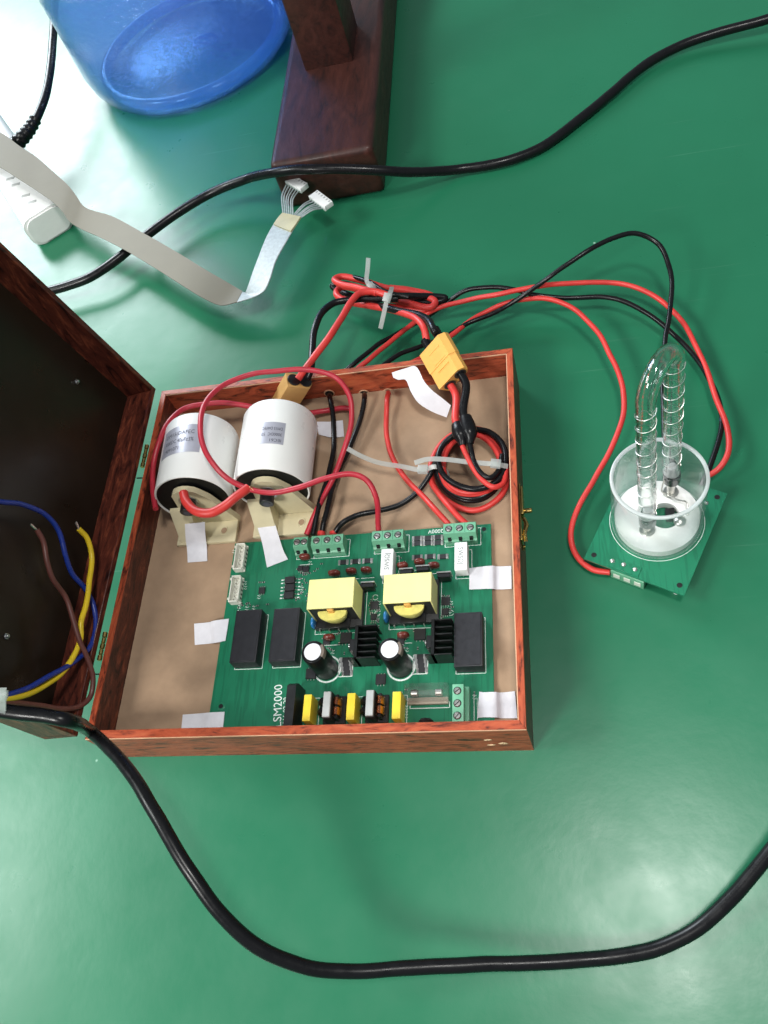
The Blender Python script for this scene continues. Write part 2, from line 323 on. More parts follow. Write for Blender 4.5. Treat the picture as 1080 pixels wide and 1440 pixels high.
# ================================================================== WOODEN BOX
W, D, H, T, FZ = .34, .34, .0538, .0056, .0228
box = thing('wooden_box', (W/2, D/2, 0), 'open red rosewood veneer box holding the circuit board and capacitors', 'box')
def wall(name, poly, z0, z1, m, rimm):
    b = MB(); b.prism(poly, V((0, 0, z0)), Xa, Ya, Za, z1-z0-.0012); o = b.build(name, m, box, True, 30)
    r = MB(); cx = sum(p[0] for p in poly)/4; cy = sum(p[1] for p in poly)/4
    # rim cap: slightly chamfered
    n = 4; A = [V((p[0], p[1], z1-.0012)) for p in poly]; B = [V((cx+(p[0]-cx)*(1 if abs(p[0]-cx) > .05 else .86), cy+(p[1]-cy)*(1 if abs(p[1]-cy) > .05 else .86), z1)) for p in poly]
    r.add(A+B, [(4, 5, 6, 7)]+[(i, (i+1) % 4, 4+(i+1) % 4, 4+i) for i in range(4)]); r.build('rim', rimm, o, False); return o
e = .00004; TF = .0072
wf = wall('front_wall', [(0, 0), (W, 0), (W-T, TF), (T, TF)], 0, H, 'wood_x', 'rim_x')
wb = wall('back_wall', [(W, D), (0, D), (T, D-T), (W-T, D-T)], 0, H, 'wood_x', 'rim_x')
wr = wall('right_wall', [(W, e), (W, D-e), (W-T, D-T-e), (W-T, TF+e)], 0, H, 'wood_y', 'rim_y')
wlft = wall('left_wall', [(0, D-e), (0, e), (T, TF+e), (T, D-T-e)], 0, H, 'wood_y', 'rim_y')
b = MB(); b.box(T+.0002, W-T-.0002, TF+.0002, D-T-.0002, .004, FZ); b.build('floor_board', 'felt', box)
# worn pale inner edges of the rim
for wo, x0, x1, y0, y1 in ((wr, W-T-.0004, W-T+.0006, T, D-T), (wb, T, W-T, D-T-.0004, D-T+.0005), (wf, .0, W, -.0003, .0006)):
    b = MB(); b.box(x0, x1, y0, y1, H-.0016, H-.0003, .0003, 1); b.build('worn_edge', 'edge', wo)
# chips on the front face
for px, py, sx, sz in ((686, 1040, .0055, .0022), (690.5, 1047, .0055, .0015), (708, 1045, .0055, .0026)):
    c = PY(px, py, -.0001); b = MB(); k = 14; ring = [(sx*(.75+.45*random.random())*math.cos(6.283*i/k)*.62, sz*(.7+.6*random.random())*math.sin(6.283*i/k)) for i in range(k)]
    b.add([c+V((x, -.0002, z)) for x, z in ring]+[c+V((x*.5, -.0009*random.uniform(.3, 1), z*.5)) for x, z in ring]+[c+V((0, -.0005, 0))], [(i, (i+1) % k, k+(i+1) % k, k+i) for i in range(k)]+[(k+i, k+(i+1) % k, 2*k) for i in range(k)])
    b.build('chip', 'chip', wf, False)
# wire holes in back wall
for px, py in ((463, 553), (512, 553), (546, 551)):
    c = PY(px, py, D-T); b = MB(); b.cyl(c+V((0, .0004, 0)), (0, -1, 0), .0052, .0008, 18, .0002); b.build('wire_hole', 'edge', wb)
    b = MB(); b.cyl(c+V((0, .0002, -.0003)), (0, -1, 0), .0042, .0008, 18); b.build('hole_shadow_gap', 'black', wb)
# brass latch on right wall
lat = MB(); lat.box(W, W+.0012, .152, .204, .026, .046, .0004); lt = lat.build('latch', 'brass', box)
b = MB(); b.box(W+.0012, W+.0034, .174, .200, .038, .0480, .0010); b.build('latch_hook', 'brass', lt)
b = MB(); b.cyl((W+.0030, .1795, .042), (1, 0, .12), .0020, .0068, 16, .0006); b.build('latch_knob', 'brass', lt)
b = MB(); b.tube(smooth([V((W+.003, .172, .044)), V((W+.005, .166, .044)), V((W+.003, .160, .042)), V((W+.0035, .153, .040))], 6), .0016, 8); b.build('latch_lever', 'brass', lt)
for y in (.1535, .2015):
    b = MB(); b.cyl((W+.001, y, .030), (1, 0, 0), .0018, .0014, 12, .0005); b.build('latch_screw', 'brass', lt)
# hinges between box and lid
XH, ZH = -.0064, H
for px, py in ((205, 640), (143, 908)):
    c = P(px, py, H); y = c.y; b = MB()
    for k in range(5): b.cyl((-.0032, y-.0125+k*.005, H-.001), (0, 1, 0), .0017 if k % 2 else .0020, .0046, 12, .0004)
    hg = b.build('hinge', 'brass', box)
    b = MB(); b.box(-.0006, -.0001, y-.0125, y+.0125, H-.014, H-.002); b.build('hinge_leaf', 'brass', hg)
    b = MB(); b.tube([V((-.007, y-.0235, H-.002)), V((.0005, y-.0235, H-.003))], .0007, 6); b.build('hinge_pin_wire', 'black', hg)
# ------------------------------------------------------------------ lid (opened about 100 degrees)
LU = V((math.cos(math.radians(100.6)), 0, math.sin(math.radians(100.6)))); LD = V((-LU.z, 0, LU.x)); LO = V((XH, 0, ZH))
Y0, Y1, LL, LDp = .0022, .3434, .335, .0335
def lp(a, s, y): return LO+LU*a+LD*s+V((0, y, 0))
def lbox(b, a0, a1, s0, s1, y0, y1, bev=.0005): return b.obox(lp((a0+a1)/2, (s0+s1)/2, (y0+y1)/2), LU*((a1-a0)/2), V((0, (y1-y0)/2, 0)), LD*((s1-s0)/2), bev, 1)
b = MB(); lbox(b, T, LL-T, LDp-.004, LDp-.0006, Y0+T, Y1-T, 0); lid = b.build('lid', 'lidpanel', box); lid['label'] = 'dark lined lid standing open on brass hinges'
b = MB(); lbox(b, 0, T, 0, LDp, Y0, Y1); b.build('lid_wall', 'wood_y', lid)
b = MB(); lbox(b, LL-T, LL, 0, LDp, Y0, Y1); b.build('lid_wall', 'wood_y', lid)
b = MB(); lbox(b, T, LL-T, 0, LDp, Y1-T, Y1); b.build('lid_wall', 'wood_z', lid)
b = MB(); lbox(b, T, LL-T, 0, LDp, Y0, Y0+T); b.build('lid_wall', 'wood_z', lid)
b = MB(); lbox(b, T+.0002, LL-T, LDp-.0006, LDp+.0006, Y0+.0004, Y1-.0004, 0); b.build('lid_back', 'wood_y', lid)
b = MB(); lbox(b, T-.0003, T+.0005, .0006, LDp-.004, Y0+T, Y1-T, .0002); b.box(0, 0.0001, 0, .0001, 0, .0001) if 0 else None
def lidhit(px, py, s):  # ray to the plane at depth s in the lid
    d = ray(px, py); o = lp(0, s, 0); return CP+d*((o-CP).dot(LD)/d.dot(LD))
for px, py in ((107, 537), (8, 895)):
    c = lidhit(px, py, LDp-.004); b = MB(); b.cyl(c, -LD, .0026, .0016, 6, .0003); b.cyl(c-LD*.0016, -LD, .0014, .0018, 12, .0003); b.build('nut', 'steel', lid)
# ================================================================== CIRCUIT BOARD
ZB = .0265; BX0, BX1, BY0, BY1 = .0885, .3147, .0082, .1793
brd = thing('circuit_board', (.2, .09, FZ), 'large green power supply circuit board lying inside the wooden box', 'circuit board')
b = MB(); b.box(BX0, BX1, BY0, BY1, ZB-.0017, ZB, .0002, 1); b.build('board', 'pcb', brd)
for x, y in ((.309, .1745), (.0975, .032), (.094, .174), (.309, .013)):
    b = MB(); b.lathe([(.0019, .00012), (.0027, .00022), (.0031, .00005)], V((x, y, ZB)), Xa, Ya, Za, 16); b.f.pop(); b.f.pop(); b.m = b.m[:len(b.f)]; h = b.build('mounting_hole', 'pcb', brd)
    b = MB(); b.cyl((x, y, ZB-.0003), (0, 0, 1), .0019, .0004, 16); b.build('hole_opening', 'black', h)
def sil(pts, wd=.00045):
    b = silk
    for i in range(len(pts)-1):
        a = V((*pts[i], ZB+.00012)); c = V((*pts[i+1], ZB+.00012)); tt = (c-a).normalized(); n = V((-tt.y, tt.x, 0))*wd/2
        b.add([a-n, c-n, c+n, a+n], [(0, 1, 2, 3)])
def silrect(x0, x1, y0, y1, wd=.00045): sil([(x0, y0), (x1, y0), (x1, y1), (x0, y1), (x0, y0)], wd)
def silring(x, y, r, wd=.0008, a0=0, a1=360):
    k = 28; sil([(x+r*math.cos(math.radians(a0+(a1-a0)*i/k)), y+r*math.sin(math.radians(a0+(a1-a0)*i/k))) for i in range(k+1)], wd)
silk = MB()
silk.add(*text('LSM2000', V((.1503, .0138, ZB+.00012)), V((-.085, .996, 0)), V((-.996, -.085, 0)), .0096, .0345))
silk.add(*text('2016-02-20', V((.1551, .0135, ZB+.00012)), V((-.085, .996, 0)), V((-.996, -.085, 0)), .0052, .0240))
silk.add(*text('2000V', V((.2752, .1777, ZB+.00012)), -Xa, -Ya, .0052, .0130))
# ---- relays
def solid(name, x0, x1, y0, y1, h, m, bev=.0006, z=0, parent=None):
    b = MB(); b.box(x0, x1, y0, y1, ZB+z, ZB+h, bev); return b.build(name, m, parent or brd)
for x0, x1, y0, y1, h in ((.1055, .1280, .0628, .1082, .0135), (.1382, .1606, .0628, .1082, .0125), (.2868, .3083, .0520, .0955, .0135)):
    r = solid('relay', x0, x1, y0, y1, h, 'relay', .0007); b = MB(); b.box(x0+.0012, x1-.0012, y0+.0012, y1-.0012, ZB+h-.0004, ZB+h+.0002, .0002, 1); b.build('relay_lid', 'relay', r)
    silrect(x0-.0006, x1+.0006, y0-.0008, y1+.0006)
# ---- transformers
def transformer(x0, x1, y0, y1):
    h = .031; r = MB(); tk = .0009
    r.box(x0, x1, y0, y1, ZB+h-tk, ZB+h, .0004, 1); r.box(x0, x0+tk, y0, y1, ZB+.006, ZB+h-tk*.6, .0003, 1); r.box(x1-tk, x1, y0, y1, ZB+.006, ZB+h-tk*.6, .0003, 1)
    o = r.build('transformer', 'tape', brd)
    xm = (x0+x1)/2; b = MB(); wv = (x1-x0)
    b.box(x0+tk, x0+tk+wv*.21, y0+.0006, y1-.0006, ZB+.006, ZB+h-tk, .0003, 1); b.box(x1-tk-wv*.21, x1-tk, y0+.0006, y1-.0006, ZB+.006, ZB+h-tk, .0003, 1)
    b.box(x0+tk+wv*.21, x1-tk-wv*.21, y0+.0006, y1-.0006, ZB+h-.0050, ZB+h-tk, .0003, 1); b.build('core', 'ferrite', o)
    b = MB(); b.box(x0-.001, x1+.001, y0-.006, y1+.006, ZB+.0006, ZB+.0058, .0006); b.build('bobbin_base', 'black', o)
    b = MB(); k = 22; prof = []
    for i in range(k+1):
        a = math.pi*i/k; prof.append((xm-math.cos(a)*wv*.32, y0+.001-math.sin(a)**.8*.0085))
    levels = [(.0072, .42), (.010, .60), (.014, .78), (.0185, .92), (.0225, 1.0), (.0238, .98)]
    vs = []; fs = []
    for z, s in levels:
        for x, y in prof: vs.append(V((xm+(x-xm)*s, y0+.001+(y-y0-.001)*s, ZB+z)))
    n = k+1
    for i in range(len(levels)-1):
        for j in range(k): fs.append((i*n+j, i*n+j+1, (i+1)*n+j+1, (i+1)*n+j))
    fs.append([(len(levels)-1)*n+j for j in range(n)]); fs.append(list(range(n))[::-1])
    b.add(vs, fs); b.build('winding', 'winding', o)
    b = MB(); b.box(xm-.0030, xm+.0022, y0-.0012, y0+.0012, ZB+.0225, ZB+.0290, .0005, 1); b.build('bobbin_tab', 'yconn', o)
    b = MB(); b.box(xm-wv*.27, xm+wv*.27, y0-.0065, y0+.001, ZB+.0058, ZB+.0072, .0004, 1); b.build('bobbin_flange', 'black', o)
    b = MB()
    for i in range(5):
        x = x0+.003+i*(wv-.006)/4; b.cyl((x, y0-.0068, ZB), (0, 0, 1), .0006, .004, 8)
    b.build('pins', 'tin', o)
    silrect(x0-.002, x1+.002, y0-.0085, y1+.007)
transformer(.1729, .2106, .0975, .1232); transformer(.2344, .2722, .0985, .1232)
# ---- electrolytic capacitors
def elco(x, y):
    b = MB(); b.lathe([(.0086, 0), (.0092, .0008), (.0092, .0365), (.0088, .0378), (.0080, .0382), (.0068, .0380)], V((x, y, ZB)), Xa, Ya, Za, 32); o = b.build('electrolytic_capacitor', 'sleeve', brd, True, 50)
    b = MB(); b.cyl((x, y, ZB+.0372), (0, 0, 1), .0068, .0011, 28, .0003); b.build('vent_top', 'alu', o)
    # pale polarity stripe on the sleeve shoulder
    vs = []; fs = []; k = 8
    for rr, z in ((.0094, .0335), (.0094, .0366), (.0089, .0381), (.0070, .0384)):
        for i in range(k+1): a = math.radians(-30+70*i/k); vs.append(V((x+rr*math.cos(a), y+rr*math.sin(a), ZB+z)))
    for q in range(3):
        for i in range(k): fs.append((q*(k+1)+i, q*(k+1)+i+1, (q+1)*(k+1)+i+1, (q+1)*(k+1)+i))
    b = MB(); b.add(vs, fs); b.build('polarity_stripe', 'sleevering', o)
    silring(x, y, .0107, .0014)
elco(.1838, .0593); elco(.2434, .0586)
# ---- heat sinks
def heatsink(x0, x1, y0, y1):
    h = .0190; b = MB(); b.box(x0, x0+.0026, y0, y1, ZB+.0004, ZB+h, .0002, 1); o = b.build('heat_sink', 'heatsink', brd)
    for i in range(6):
        y = y0+i*(y1-y0-.0011)/5; b = MB(); b.box(x0+(.0026 if i else -.0045), x1, y, y+.0011, ZB+.0004, ZB+h-(.0 if i in (0, 5) else .0012), .0002, 1); b.build('fin', 'heatsink', o)
    b = MB(); b.box(x0-.0042, x0-.0001, y0+.007, y0+.017, ZB+.004, ZB+.0165, .0004, 1); tr = b.build('power_transistor', 'black', o)
    b = MB(); b.cyl((x0-.0042, y0+.012, ZB+.0145), (-1, 0, 0), .002, .0013, 12, .0003); b.build('screw', 'steel', tr)
heatsink(.2100, .2272, .0600, .0872); heatsink(.2702, .2860, .0600, .0890)
# ---- terminal blocks
def screw(x, y, z, o, rot=0):
    b = MB(); b.mi = 0; b.cyl((x, y, z-.0008), (0, 0, 1), .0030, .0009, 18); b.mi = 1; b.cyl((x, y, z-.0012), (0, 0, 1), .0024, .0018, 16, .0003)
    b.mi = 2; ca, sa = math.cos(rot), math.sin(rot); b.obox(V((x, y, z+.0006)), V((ca, sa, 0))*.0021, V((-sa, ca, 0))*.00035, V((0, 0, .00012))); b.build('screw', ['black', 'tin', 'black'], o)
def terminal(x0, x1, n, yc=.1675):
    h = .0135; y0, y1 = yc-.0078, yc+.0060
    prof = [(y0, 0), (y1, 0), (y1, h-.001), (y1-.001, h), (yc-.0038, h), (y0+.0015, h*.52), (y0, h*.45)]
    b = MB(); b.prism([(y, z) for y, z in prof], V((x0, 0, ZB)), Ya, Za, Xa, x1-x0); o = b.build('terminal_block', 'terminal', brd, True, 20)
    p = (x1-x0)/n
    for i in range(n):
        x = x0+p*(i+.5); screw(x, yc+.0006, ZB+h, o, random.uniform(-.6, .6))
        b = MB(); b.box(x-.0013, x+.0013, y0+.0010, y0+.0026, ZB+h*.50, ZB+h*.50+.0026); b.obox(V((x, y0+.0016, ZB+.0072)), V((.0014, 0, 0)), V((0, .0012, .0022)), V((0, -.0006, .00033)))
        b.build('test_slot', 'black', o)
        if i: b = MB(); b.box(x0+p*i-.00015, x0+p*i+.00015, yc-.0036, y1-.001, ZB+h-.0004, ZB+h+.00008); b.build('joint_line', 'pcb', o)
    silrect(x0-.0008, x1+.0022, y0-.0012, y1+.001)
terminal(.1488, .1613, 2); terminal(.1646, .1925, 3); terminal(.2175, .2440, 3); terminal(.2775, .3040, 3, .1692)
b = MB(); b.box(.2858, .2942, .0105, .0388, ZB, ZB+.0135, .0006); o = b.build('terminal_block', 'terminal', brd)
b = MB(); b.box(.2942, .2972, .0105, .0388, ZB, ZB+.0072, .0004); b.build('entry_ledge', 'terminal', o)
for y in (.0337, .0243, .0152): screw(.2896, y, ZB+.0135, o, random.uniform(.5, 1.5))
sil([(.2998, .010), (.2998, .036)]); sil([(.3022, .010), (.3022, .032)], .0003)
# ---- pin headers
def header(x0, x1, y0, y1):
    h = .0072; b = MB(); b.box(x0, x1, y0, y1, ZB, ZB+.0016, .0003, 1); b.box(x0, x0+.0011, y0, y1, ZB+.0016, ZB+h, .0002, 1); b.box(x1-.0011, x1, y0+.002, y1-.002, ZB+.0016, ZB+h, .0002, 1)
    b.box(x0+.0011, x1-.0011, y0, y0+.0011, ZB+.0016, ZB+h, .0002, 1); b.box(x0+.0011, x1-.0011, y1-.0011, y1, ZB+.0016, ZB+h, .0002, 1)
    b.box(x0-.0012, x0, y0+.002, y0+.004, ZB, ZB+h, .0002, 1); b.box(x0-.0012, x0, y1-.004, y1-.002, ZB, ZB+h, .0002, 1)
    o = b.build('pin_header', 'header', brd)
    for i in range(6):
        y = y0+.0028+i*(y1-y0-.0056)/5; c = MB(); c.box(x0+.0035, x0+.0042, y-.0004, y+.0004, ZB+.0016, ZB+.006, .0001, 1); c.build('pin', 'tin', o)
        if i < 5: c = MB(); yy = y+(y1-y0-.0056)/10; c.box(x1-.0002, x1+.0001, yy-.0008, yy+.0008, ZB+.0008, ZB+.0036); c.build('side_slot', 'black', o)
header(.0932, .1022, .1500, .1750); header(.0935, .1025, .1195, .1440)
# ---- cement resistors
for (x0, x1, y0, y1, fl) in ((.2262, .2366, .1318, .1556, 1), (.2868, .2970, .1318, .1568, -1)):
    o = solid('cement_resistor', x0, x1, y0, y1, .0135, 'ceramic', .0008, .0025)
    b = MB(); xm = (x0+x1)/2
    if fl > 0: b.add(*text('5W5ΩJ', V((xm+.0020, y0+.0045, ZB+.01362)), Ya, -Xa, .0056, .0150))
    else: b.add(*text('5W5ΩJ', V((xm-.0020, y1-.0045, ZB+.01362)), -Ya, Xa, .0056, .0150))
    b.build('resistor_print', 'greyink', o)
    for y in (y0+.001, y1-.001):
        b = MB(); b.cyl((xm, y, ZB), (0, 0, 1), .0005, .003, 6); b.build('lead', 'tin', o)
    silrect(x0-.001, x1+.0018, y0-.001, y1-.0005)
# ---- row by the front wall: black slab capacitor, yellow capacitors, chokes
b = MB(); b.prism([(.0080, 0), (.0425, 0), (.0425, .017), (.0395, .022), (.0080, .022)], V((.1602, 0, ZB)), Ya, Za, Xa, .0072); b.build('bridge_rectifier', 'black', brd, True, 20)
for x0, x1 in ((.1729, .1790), (.2070, .2133), (.2418, .2482)):
    o = solid('film_capacitor', x0, x1, .0130, .0334, .0172, 'xcap', .0005, .0008)
    b = MB(); b.cyl((x0+.003, .0118, ZB), (0, 0, 1), .0005, .004, 6); b.cyl((x0+.003, .0348, ZB), (0, 0, 1), .0005, .004, 6); b.build('leads', 'tin', o)
    silrect(x0-.001, x1+.001, .011, .036)
def choke(x0, x1):
    o = solid('choke', x0-.0004, x1+.0002, .0150, .0355, .0162, 'ferrite', .0005, .003)
    b = MB(); b.box(x0, x1, .0155, .0350, ZB+.0162, ZB+.0182, .0004, 1); b.build('tape_top', 'greytape', o)
    for y in (.0215, .0290):
        pts = []; 
        for i in range(97):
            a = 2*math.pi*i/12; rr = .0033; pts.append(V((x1+.0031+rr*math.cos(a)*.85, y+(i/96-.5)*.0058, ZB+.0095+rr*math.sin(a)*1.6)))
        b = MB(); b.tube(pts, .00045, 6); b.build('coil', 'copper', o)
    b = MB(); b.box(x1+.0018, x1+.0045, .0160, .0345, ZB+.006, ZB+.012, .0004, 1); b.box(x0-.004, x1+.008, .0145, .0360, ZB+.0004, ZB+.0032, .0004, 1); b.build('former', 'black', o)
    b = MB(); b.tube(smooth([V((x0-.003, .0215, ZB+.003)), V((x0-.0042, .0215, ZB+.010)), V((x0-.001, .0215, ZB+.0155))], 5), .0024, 8); b.tube(smooth([V((x0-.003, .029, ZB+.003)), V((x0-.0042, .029, ZB+.010)), V((x0-.001, .029, ZB+.0155))], 5), .0024, 8); b.build('winding_side', 'sleeve', o)
choke(.1885, .1943); choke(.2218, .2277)
b = MB(); b.lathe([(.0001, 0), (.0045, .0004), (.0058, .002), (.0045, .0038), (.0001, .0042)], V((.2655, .0152, ZB+.0072)), Xa, Za, -Ya, 20); b.build('disc_thermistor', 'black', brd)
# ---- fuse holder
fh = solid('fuse_holder', .2500, .2810, .0278, .0330, .0030, M['fusebase'], .0005)
b = MB(); b.box(.2490, .2820, .0292, .0412, ZB+.0032, ZB+.0125, .0012); b.build('clear_cover', 'fusecover', fh)
b = MB(); b.cyl((.2535, .0350, ZB+.0075), (1, 0, 0), .0026, .0055, 14, .0006); b.cyl((.2720, .0350, ZB+.0075), (1, 0, 0), .0026, .0055, 14, .0006); b.build('fuse_cap', 'tin', fh)
b = MB(); b.cyl((.2590, .0350, ZB+.0075), (1, 0, 0), .0022, .013, 14); b.build('fuse_glass', 'acrylic', fh)
silrect(.2515, .2815, .0256, .0300, .0006)
# ---- dipped film capacitors (brown) and blue discs, by pixel at mid height
def blob(name, c, rx, ry, rz, m):
    b = MB(); bmm = bmesh.new(); bmesh.ops.create_uvsphere(bmm, u_segments=14, v_segments=9, radius=1)
    for v in bmm.verts:
        q = v.co; f = lambda a: math.copysign(abs(a)**.72, a); v.co = V((f(q.x)*rx, f(q.y)*ry, f(q.z)*rz))
    b.bm(bmm, Matrix.Translation(c)); o = b.build(name, m, brd)
    l = MB(); l.cyl((c.x-rx*.55, c.y, ZB), (0, 0, 1), .0004, max(.001, c.z-rz-ZB+.001), 6); l.cyl((c.x+rx*.55, c.y, ZB), (0, 0, 1), .0004, max(.001, c.z-rz-ZB+.001), 6); l.build('leads', 'tin', o); return o
for px, py, rx in ((428.5, 783, .0048), (470, 806, .0052), (494, 803, .0046), (515, 801.5, .0046), (463, 896, .0048), (567, 893, .0048), (610, 795, .0048), (566, 795, .0048), (590, 790, .0046)):
    blob('dipped_capacitor', P(px, py, ZB+.006), rx, .0024, .0040, 'filmcap')
    q = P(px, py, ZB+.006); sil([(q.x-rx-.001, q.y-.0045), (q.x+rx+.001, q.y-.0045)], .0005)
for px, py in ((441, 876), (543, 868)): blob('disc_capacitor', P(px, py, ZB+.007), .0018, .0045, .0050, 'bluecap')
# ---- upright transistors with metal tab edge
for px, py in ((517, 819), (571, 800), (594, 796), (624, 805)):
    c = P(px, py, ZB+.011); b = MB(); b.box(c.x-.0050, c.x+.0050, c.y-.0042, c.y-.0006, ZB+.003, ZB+.0112, .0004, 1); o = b.build('upright_transistor', 'black', brd)
    b = MB(); b.box(c.x-.0058, c.x+.0058, c.y-.0005, c.y+.0008, ZB+.003, ZB+.0118, .0002, 1); b.build('metal_tab', 'tin', o)
    b = MB()
    for dx in (-.0025, 0, .0025): b.box(c.x+dx-.0004, c.x+dx+.0004, c.y-.002, c.y-.0014, ZB, ZB+.0032)
    b.build('leads', 'tin', o)
# ---- chip resistors
def smd_proto(lx, ly, h=.0009):
    b = MB(); b.mi = 0; b.box(-lx*.62, lx*.62, -ly, ly, 0, h, .0001, 1); b.mi = 1
    b.box(-lx, -lx*.62, -ly*1.02, ly*1.02, 0, h*.96, .0001, 1); b.box(lx*.62, lx, -ly*1.02, ly*1.02, 0, h*.96, .0001, 1)
    b.mi = 2; b.box(-lx*1.15, -lx*.7, -ly*1.1, ly*1.1, -.0001, .0002); b.box(lx*.7, lx*1.15, -ly*1.1, ly*1.1, -.0001, .0002)
    return b
first = None
for px, py in [(483, 791), (500, 790), (517, 789), (587, 784), (605, 783), (623, 783), (587, 757.5), (602, 757), (616, 756), (587, 764.5), (602, 764), (616, 763.5)]:
    c = P(px, py, ZB)
    if first is None: first = smd_proto(.0040, .0021).build('chip_resistor', ['smd', 'tin', 'tin'], brd); first.location = c-wl(brd)
    else: clone(first, c, brd)
for px in (486, 591):
    for k in range(4):
        c = P(px+k*.8, 924+k*6.2 if px > 500 else 928.5+k*6, ZB); clone(first, c, brd)
    c = P(px, 934 if px > 500 else 938, ZB); silrect(c.x-.0055, c.x+.0058, c.y-.0078, c.y+.0075, .0007)
ic1 = None
for px, py, s in ((369, 831, .0028), (438, 948, .0042), (536, 956, .0040), (487, 898, .0046), (591, 893, .0046), (460, 902, .003), (564, 901, .003), (627, 846, .0034), (626.5, 861, .0028), (527, 852, .0034), (526, 868, .0026), (423, 800, .0022), (431, 801, .0026)):
    c = P(px, py, ZB); b = MB(); b.mi = 0; b.box(c.x-s, c.x+s, c.y-s, c.y+s, ZB+.0002, ZB+.0018, .0002, 1); b.mi = 1
    for k in (-1, 0, 1):
        b.box(c.x+k*s*.6-.0003, c.x+k*s*.6+.0003, c.y-s-.0011, c.y-s, ZB, ZB+.0005); b.box(c.x+k*s*.6-.0003, c.x+k*s*.6+.0003, c.y+s, c.y+s+.0011, ZB, ZB+.0005)
    b.build('surface_chip', ['smd', 'tin'], brd)
# optocouplers with legs both sides
for i, (px, py) in enumerate(((409, 817.5), (408.5, 828), (407.5, 838.5))):
    c = P(px, py, ZB); b = MB(); b.mi = 0; b.box(c.x-.0043, c.x+.0043, c.y-.0030, c.y+.0030, ZB+.0004, ZB+.0034, .0003, 1); o = b.build('optocoupler', 'smd', brd)
    for sx in (-1, 1):
        for sy in (-1, 1): b = MB(); b.box(c.x+sx*.0043-(.0016 if sx < 0 else 0), c.x+sx*.0043+(.0016 if sx > 0 else 0), c.y+sy*.0015-.0005, c.y+sy*.0015+.0005, ZB, ZB+.0010, .0001, 1); b.build('lead', 'tin', o)
        for sy in (-1, 1): q = c+V((sx*.0076, sy*.0015, 0)); sil([(q.x-.001, q.y), (q.x+.001, q.y)], .0011)
# very small parts and pads
tiny = None
spots = [(424, 806), (430, 808), (435, 806), (422, 814), (428, 816), (425, 822), (428, 829), (424, 834), (431, 838), (420, 842), (522, 845), (528, 847), (520, 858), (531, 859), (522, 864), (530, 873), (524, 876), (623, 838), (630, 838), (634, 852), (622, 868), (634, 872), (634, 878), (371, 819), (366, 819), (376, 850), (352, 852), (362, 852), (340, 849), (347, 849), (462, 911), (566, 908), (588, 912), (572, 970), (570, 985), (484, 919), (404, 862), (452, 793), (447, 800), (563, 785), (569, 790), (667, 975), (455, 898), (478, 890), (582, 887)]
for (x0_, x1_, y0_, y1_, n_) in ((416, 448, 795, 846, 16), (519, 534, 840, 882, 12), (620, 637, 834, 884, 12), (452, 478, 886, 916, 8), (556, 582, 884, 914, 8), (336, 362, 848, 856, 4), (560, 575, 962, 1005, 5)):
    spots += [(random.uniform(x0_, x1_), random.uniform(y0_, y1_)) for _ in range(n_)]
for px, py in spots:
    c = P(px+random.uniform(-.6, .6), py, ZB)
    if tiny is None:
        b = MB(); b.mi = 0; b.box(-.0005, .0005, -.0005, .0005, 0, .0006, .0001, 1); b.mi = 1; b.box(-.0012, -.0005, -.0006, .0006, 0, .0006, .0001, 1); b.box(.0005, .0012, -.0006, .0006, 0, .0006, .0001, 1)
        tiny = b.build('chip_component', ['smd', 'tin'], brd); tiny.location = c-wl(brd)
    else:
        o = clone(tiny, c, brd); o.rotation_euler.z = random.choice((0, math.pi/2))
for px, py, s in ((404, 813, 'U1'), (436, 790, 'R7'), (434, 796, 'C3'), (547, 790, 'R9'), (531, 850, 'C5'), (530, 880, 'R21'), (635, 843, 'C6'), (633, 868, 'R30'), (340, 853, 'RLY'), (567, 997, 'C22'), (666, 977, 'J5'), (344, 822, 'J2'), (362, 840, 'D1')):
    pass
for px, py, n in ((436, 790, 2), (432, 797, 2), (548, 786, 3), (533, 846, 2), (531, 866, 3), (634, 846, 2), (632, 858, 3), (337, 852, 3), (347, 854, 3), (357, 853, 2), (571, 993, 3), (571, 1001, 3), (667, 978, 2), (345, 818, 2), (345, 825, 2), (364, 838, 2), (446, 817, 2), (425, 826, 3), (468, 915, 2), (572, 912, 2), (329, 774, 2), (326, 830, 2)):
    c = P(px, py, ZB)
    for k in range(n):
        y = c.y-k*.0022; sil([(c.x-.0014, y), (c.x-.0004, y+.0006), (c.x+.0003, y-.0006), (c.x+.0016, y+.0002)], .00035)
for px, py in ((531, 862), (634, 862), (528, 840)): c = P(px, py, ZB); silring(c.x, c.y, .0022, .0005, 20, 340)
tag(silk.build('silkscreen_print', 'silk', brd, False), kind='stuff')
# ================================================================== PAPER TAPE STRIPS
def tape(pairs, label, th=.0003, name='tape_strip'):
    b = MB(); pr = [(P(*a), P(*c)) for a, c in pairs]; b.strip(pr, th, 3); o = b.build(name, 'paper', None, True, 60)
    return tag(o, label, 'tape', 'white paper tape strips')
zt, zf = ZB+.0006, FZ+.0006
tape([((273, 877, zf), (274, 907, zf)), ((294, 875, zf+.0004), (296, 905, zf+.0004)), ((300, 873, zt), (303, 904, zt)), ((322, 870, zt), (317, 901, zt))], 'white paper tape holding the left edge of the board near two relays')
tape([((257, 1005, zf), (255, 1027, zf)), ((284, 1003, zf+.0004), (283, 1027, zf+.0004)), ((294, 1002, zt), (292, 1026.5, zt)), ((316, 1001, zt), (313.5, 1026, zt))], 'white paper tape at the left front corner of the board')
tape([((660, 799, zt), (660, 829, zt)), ((692, 795.5, zt), (692, 828, zt)), ((699, 796.5, zf+.0004), (699, 829, zf+.0004)), ((719, 796, zf), (719.5, 828, zf))], 'white paper tape holding the right edge of the board beside the ceramic resistor')
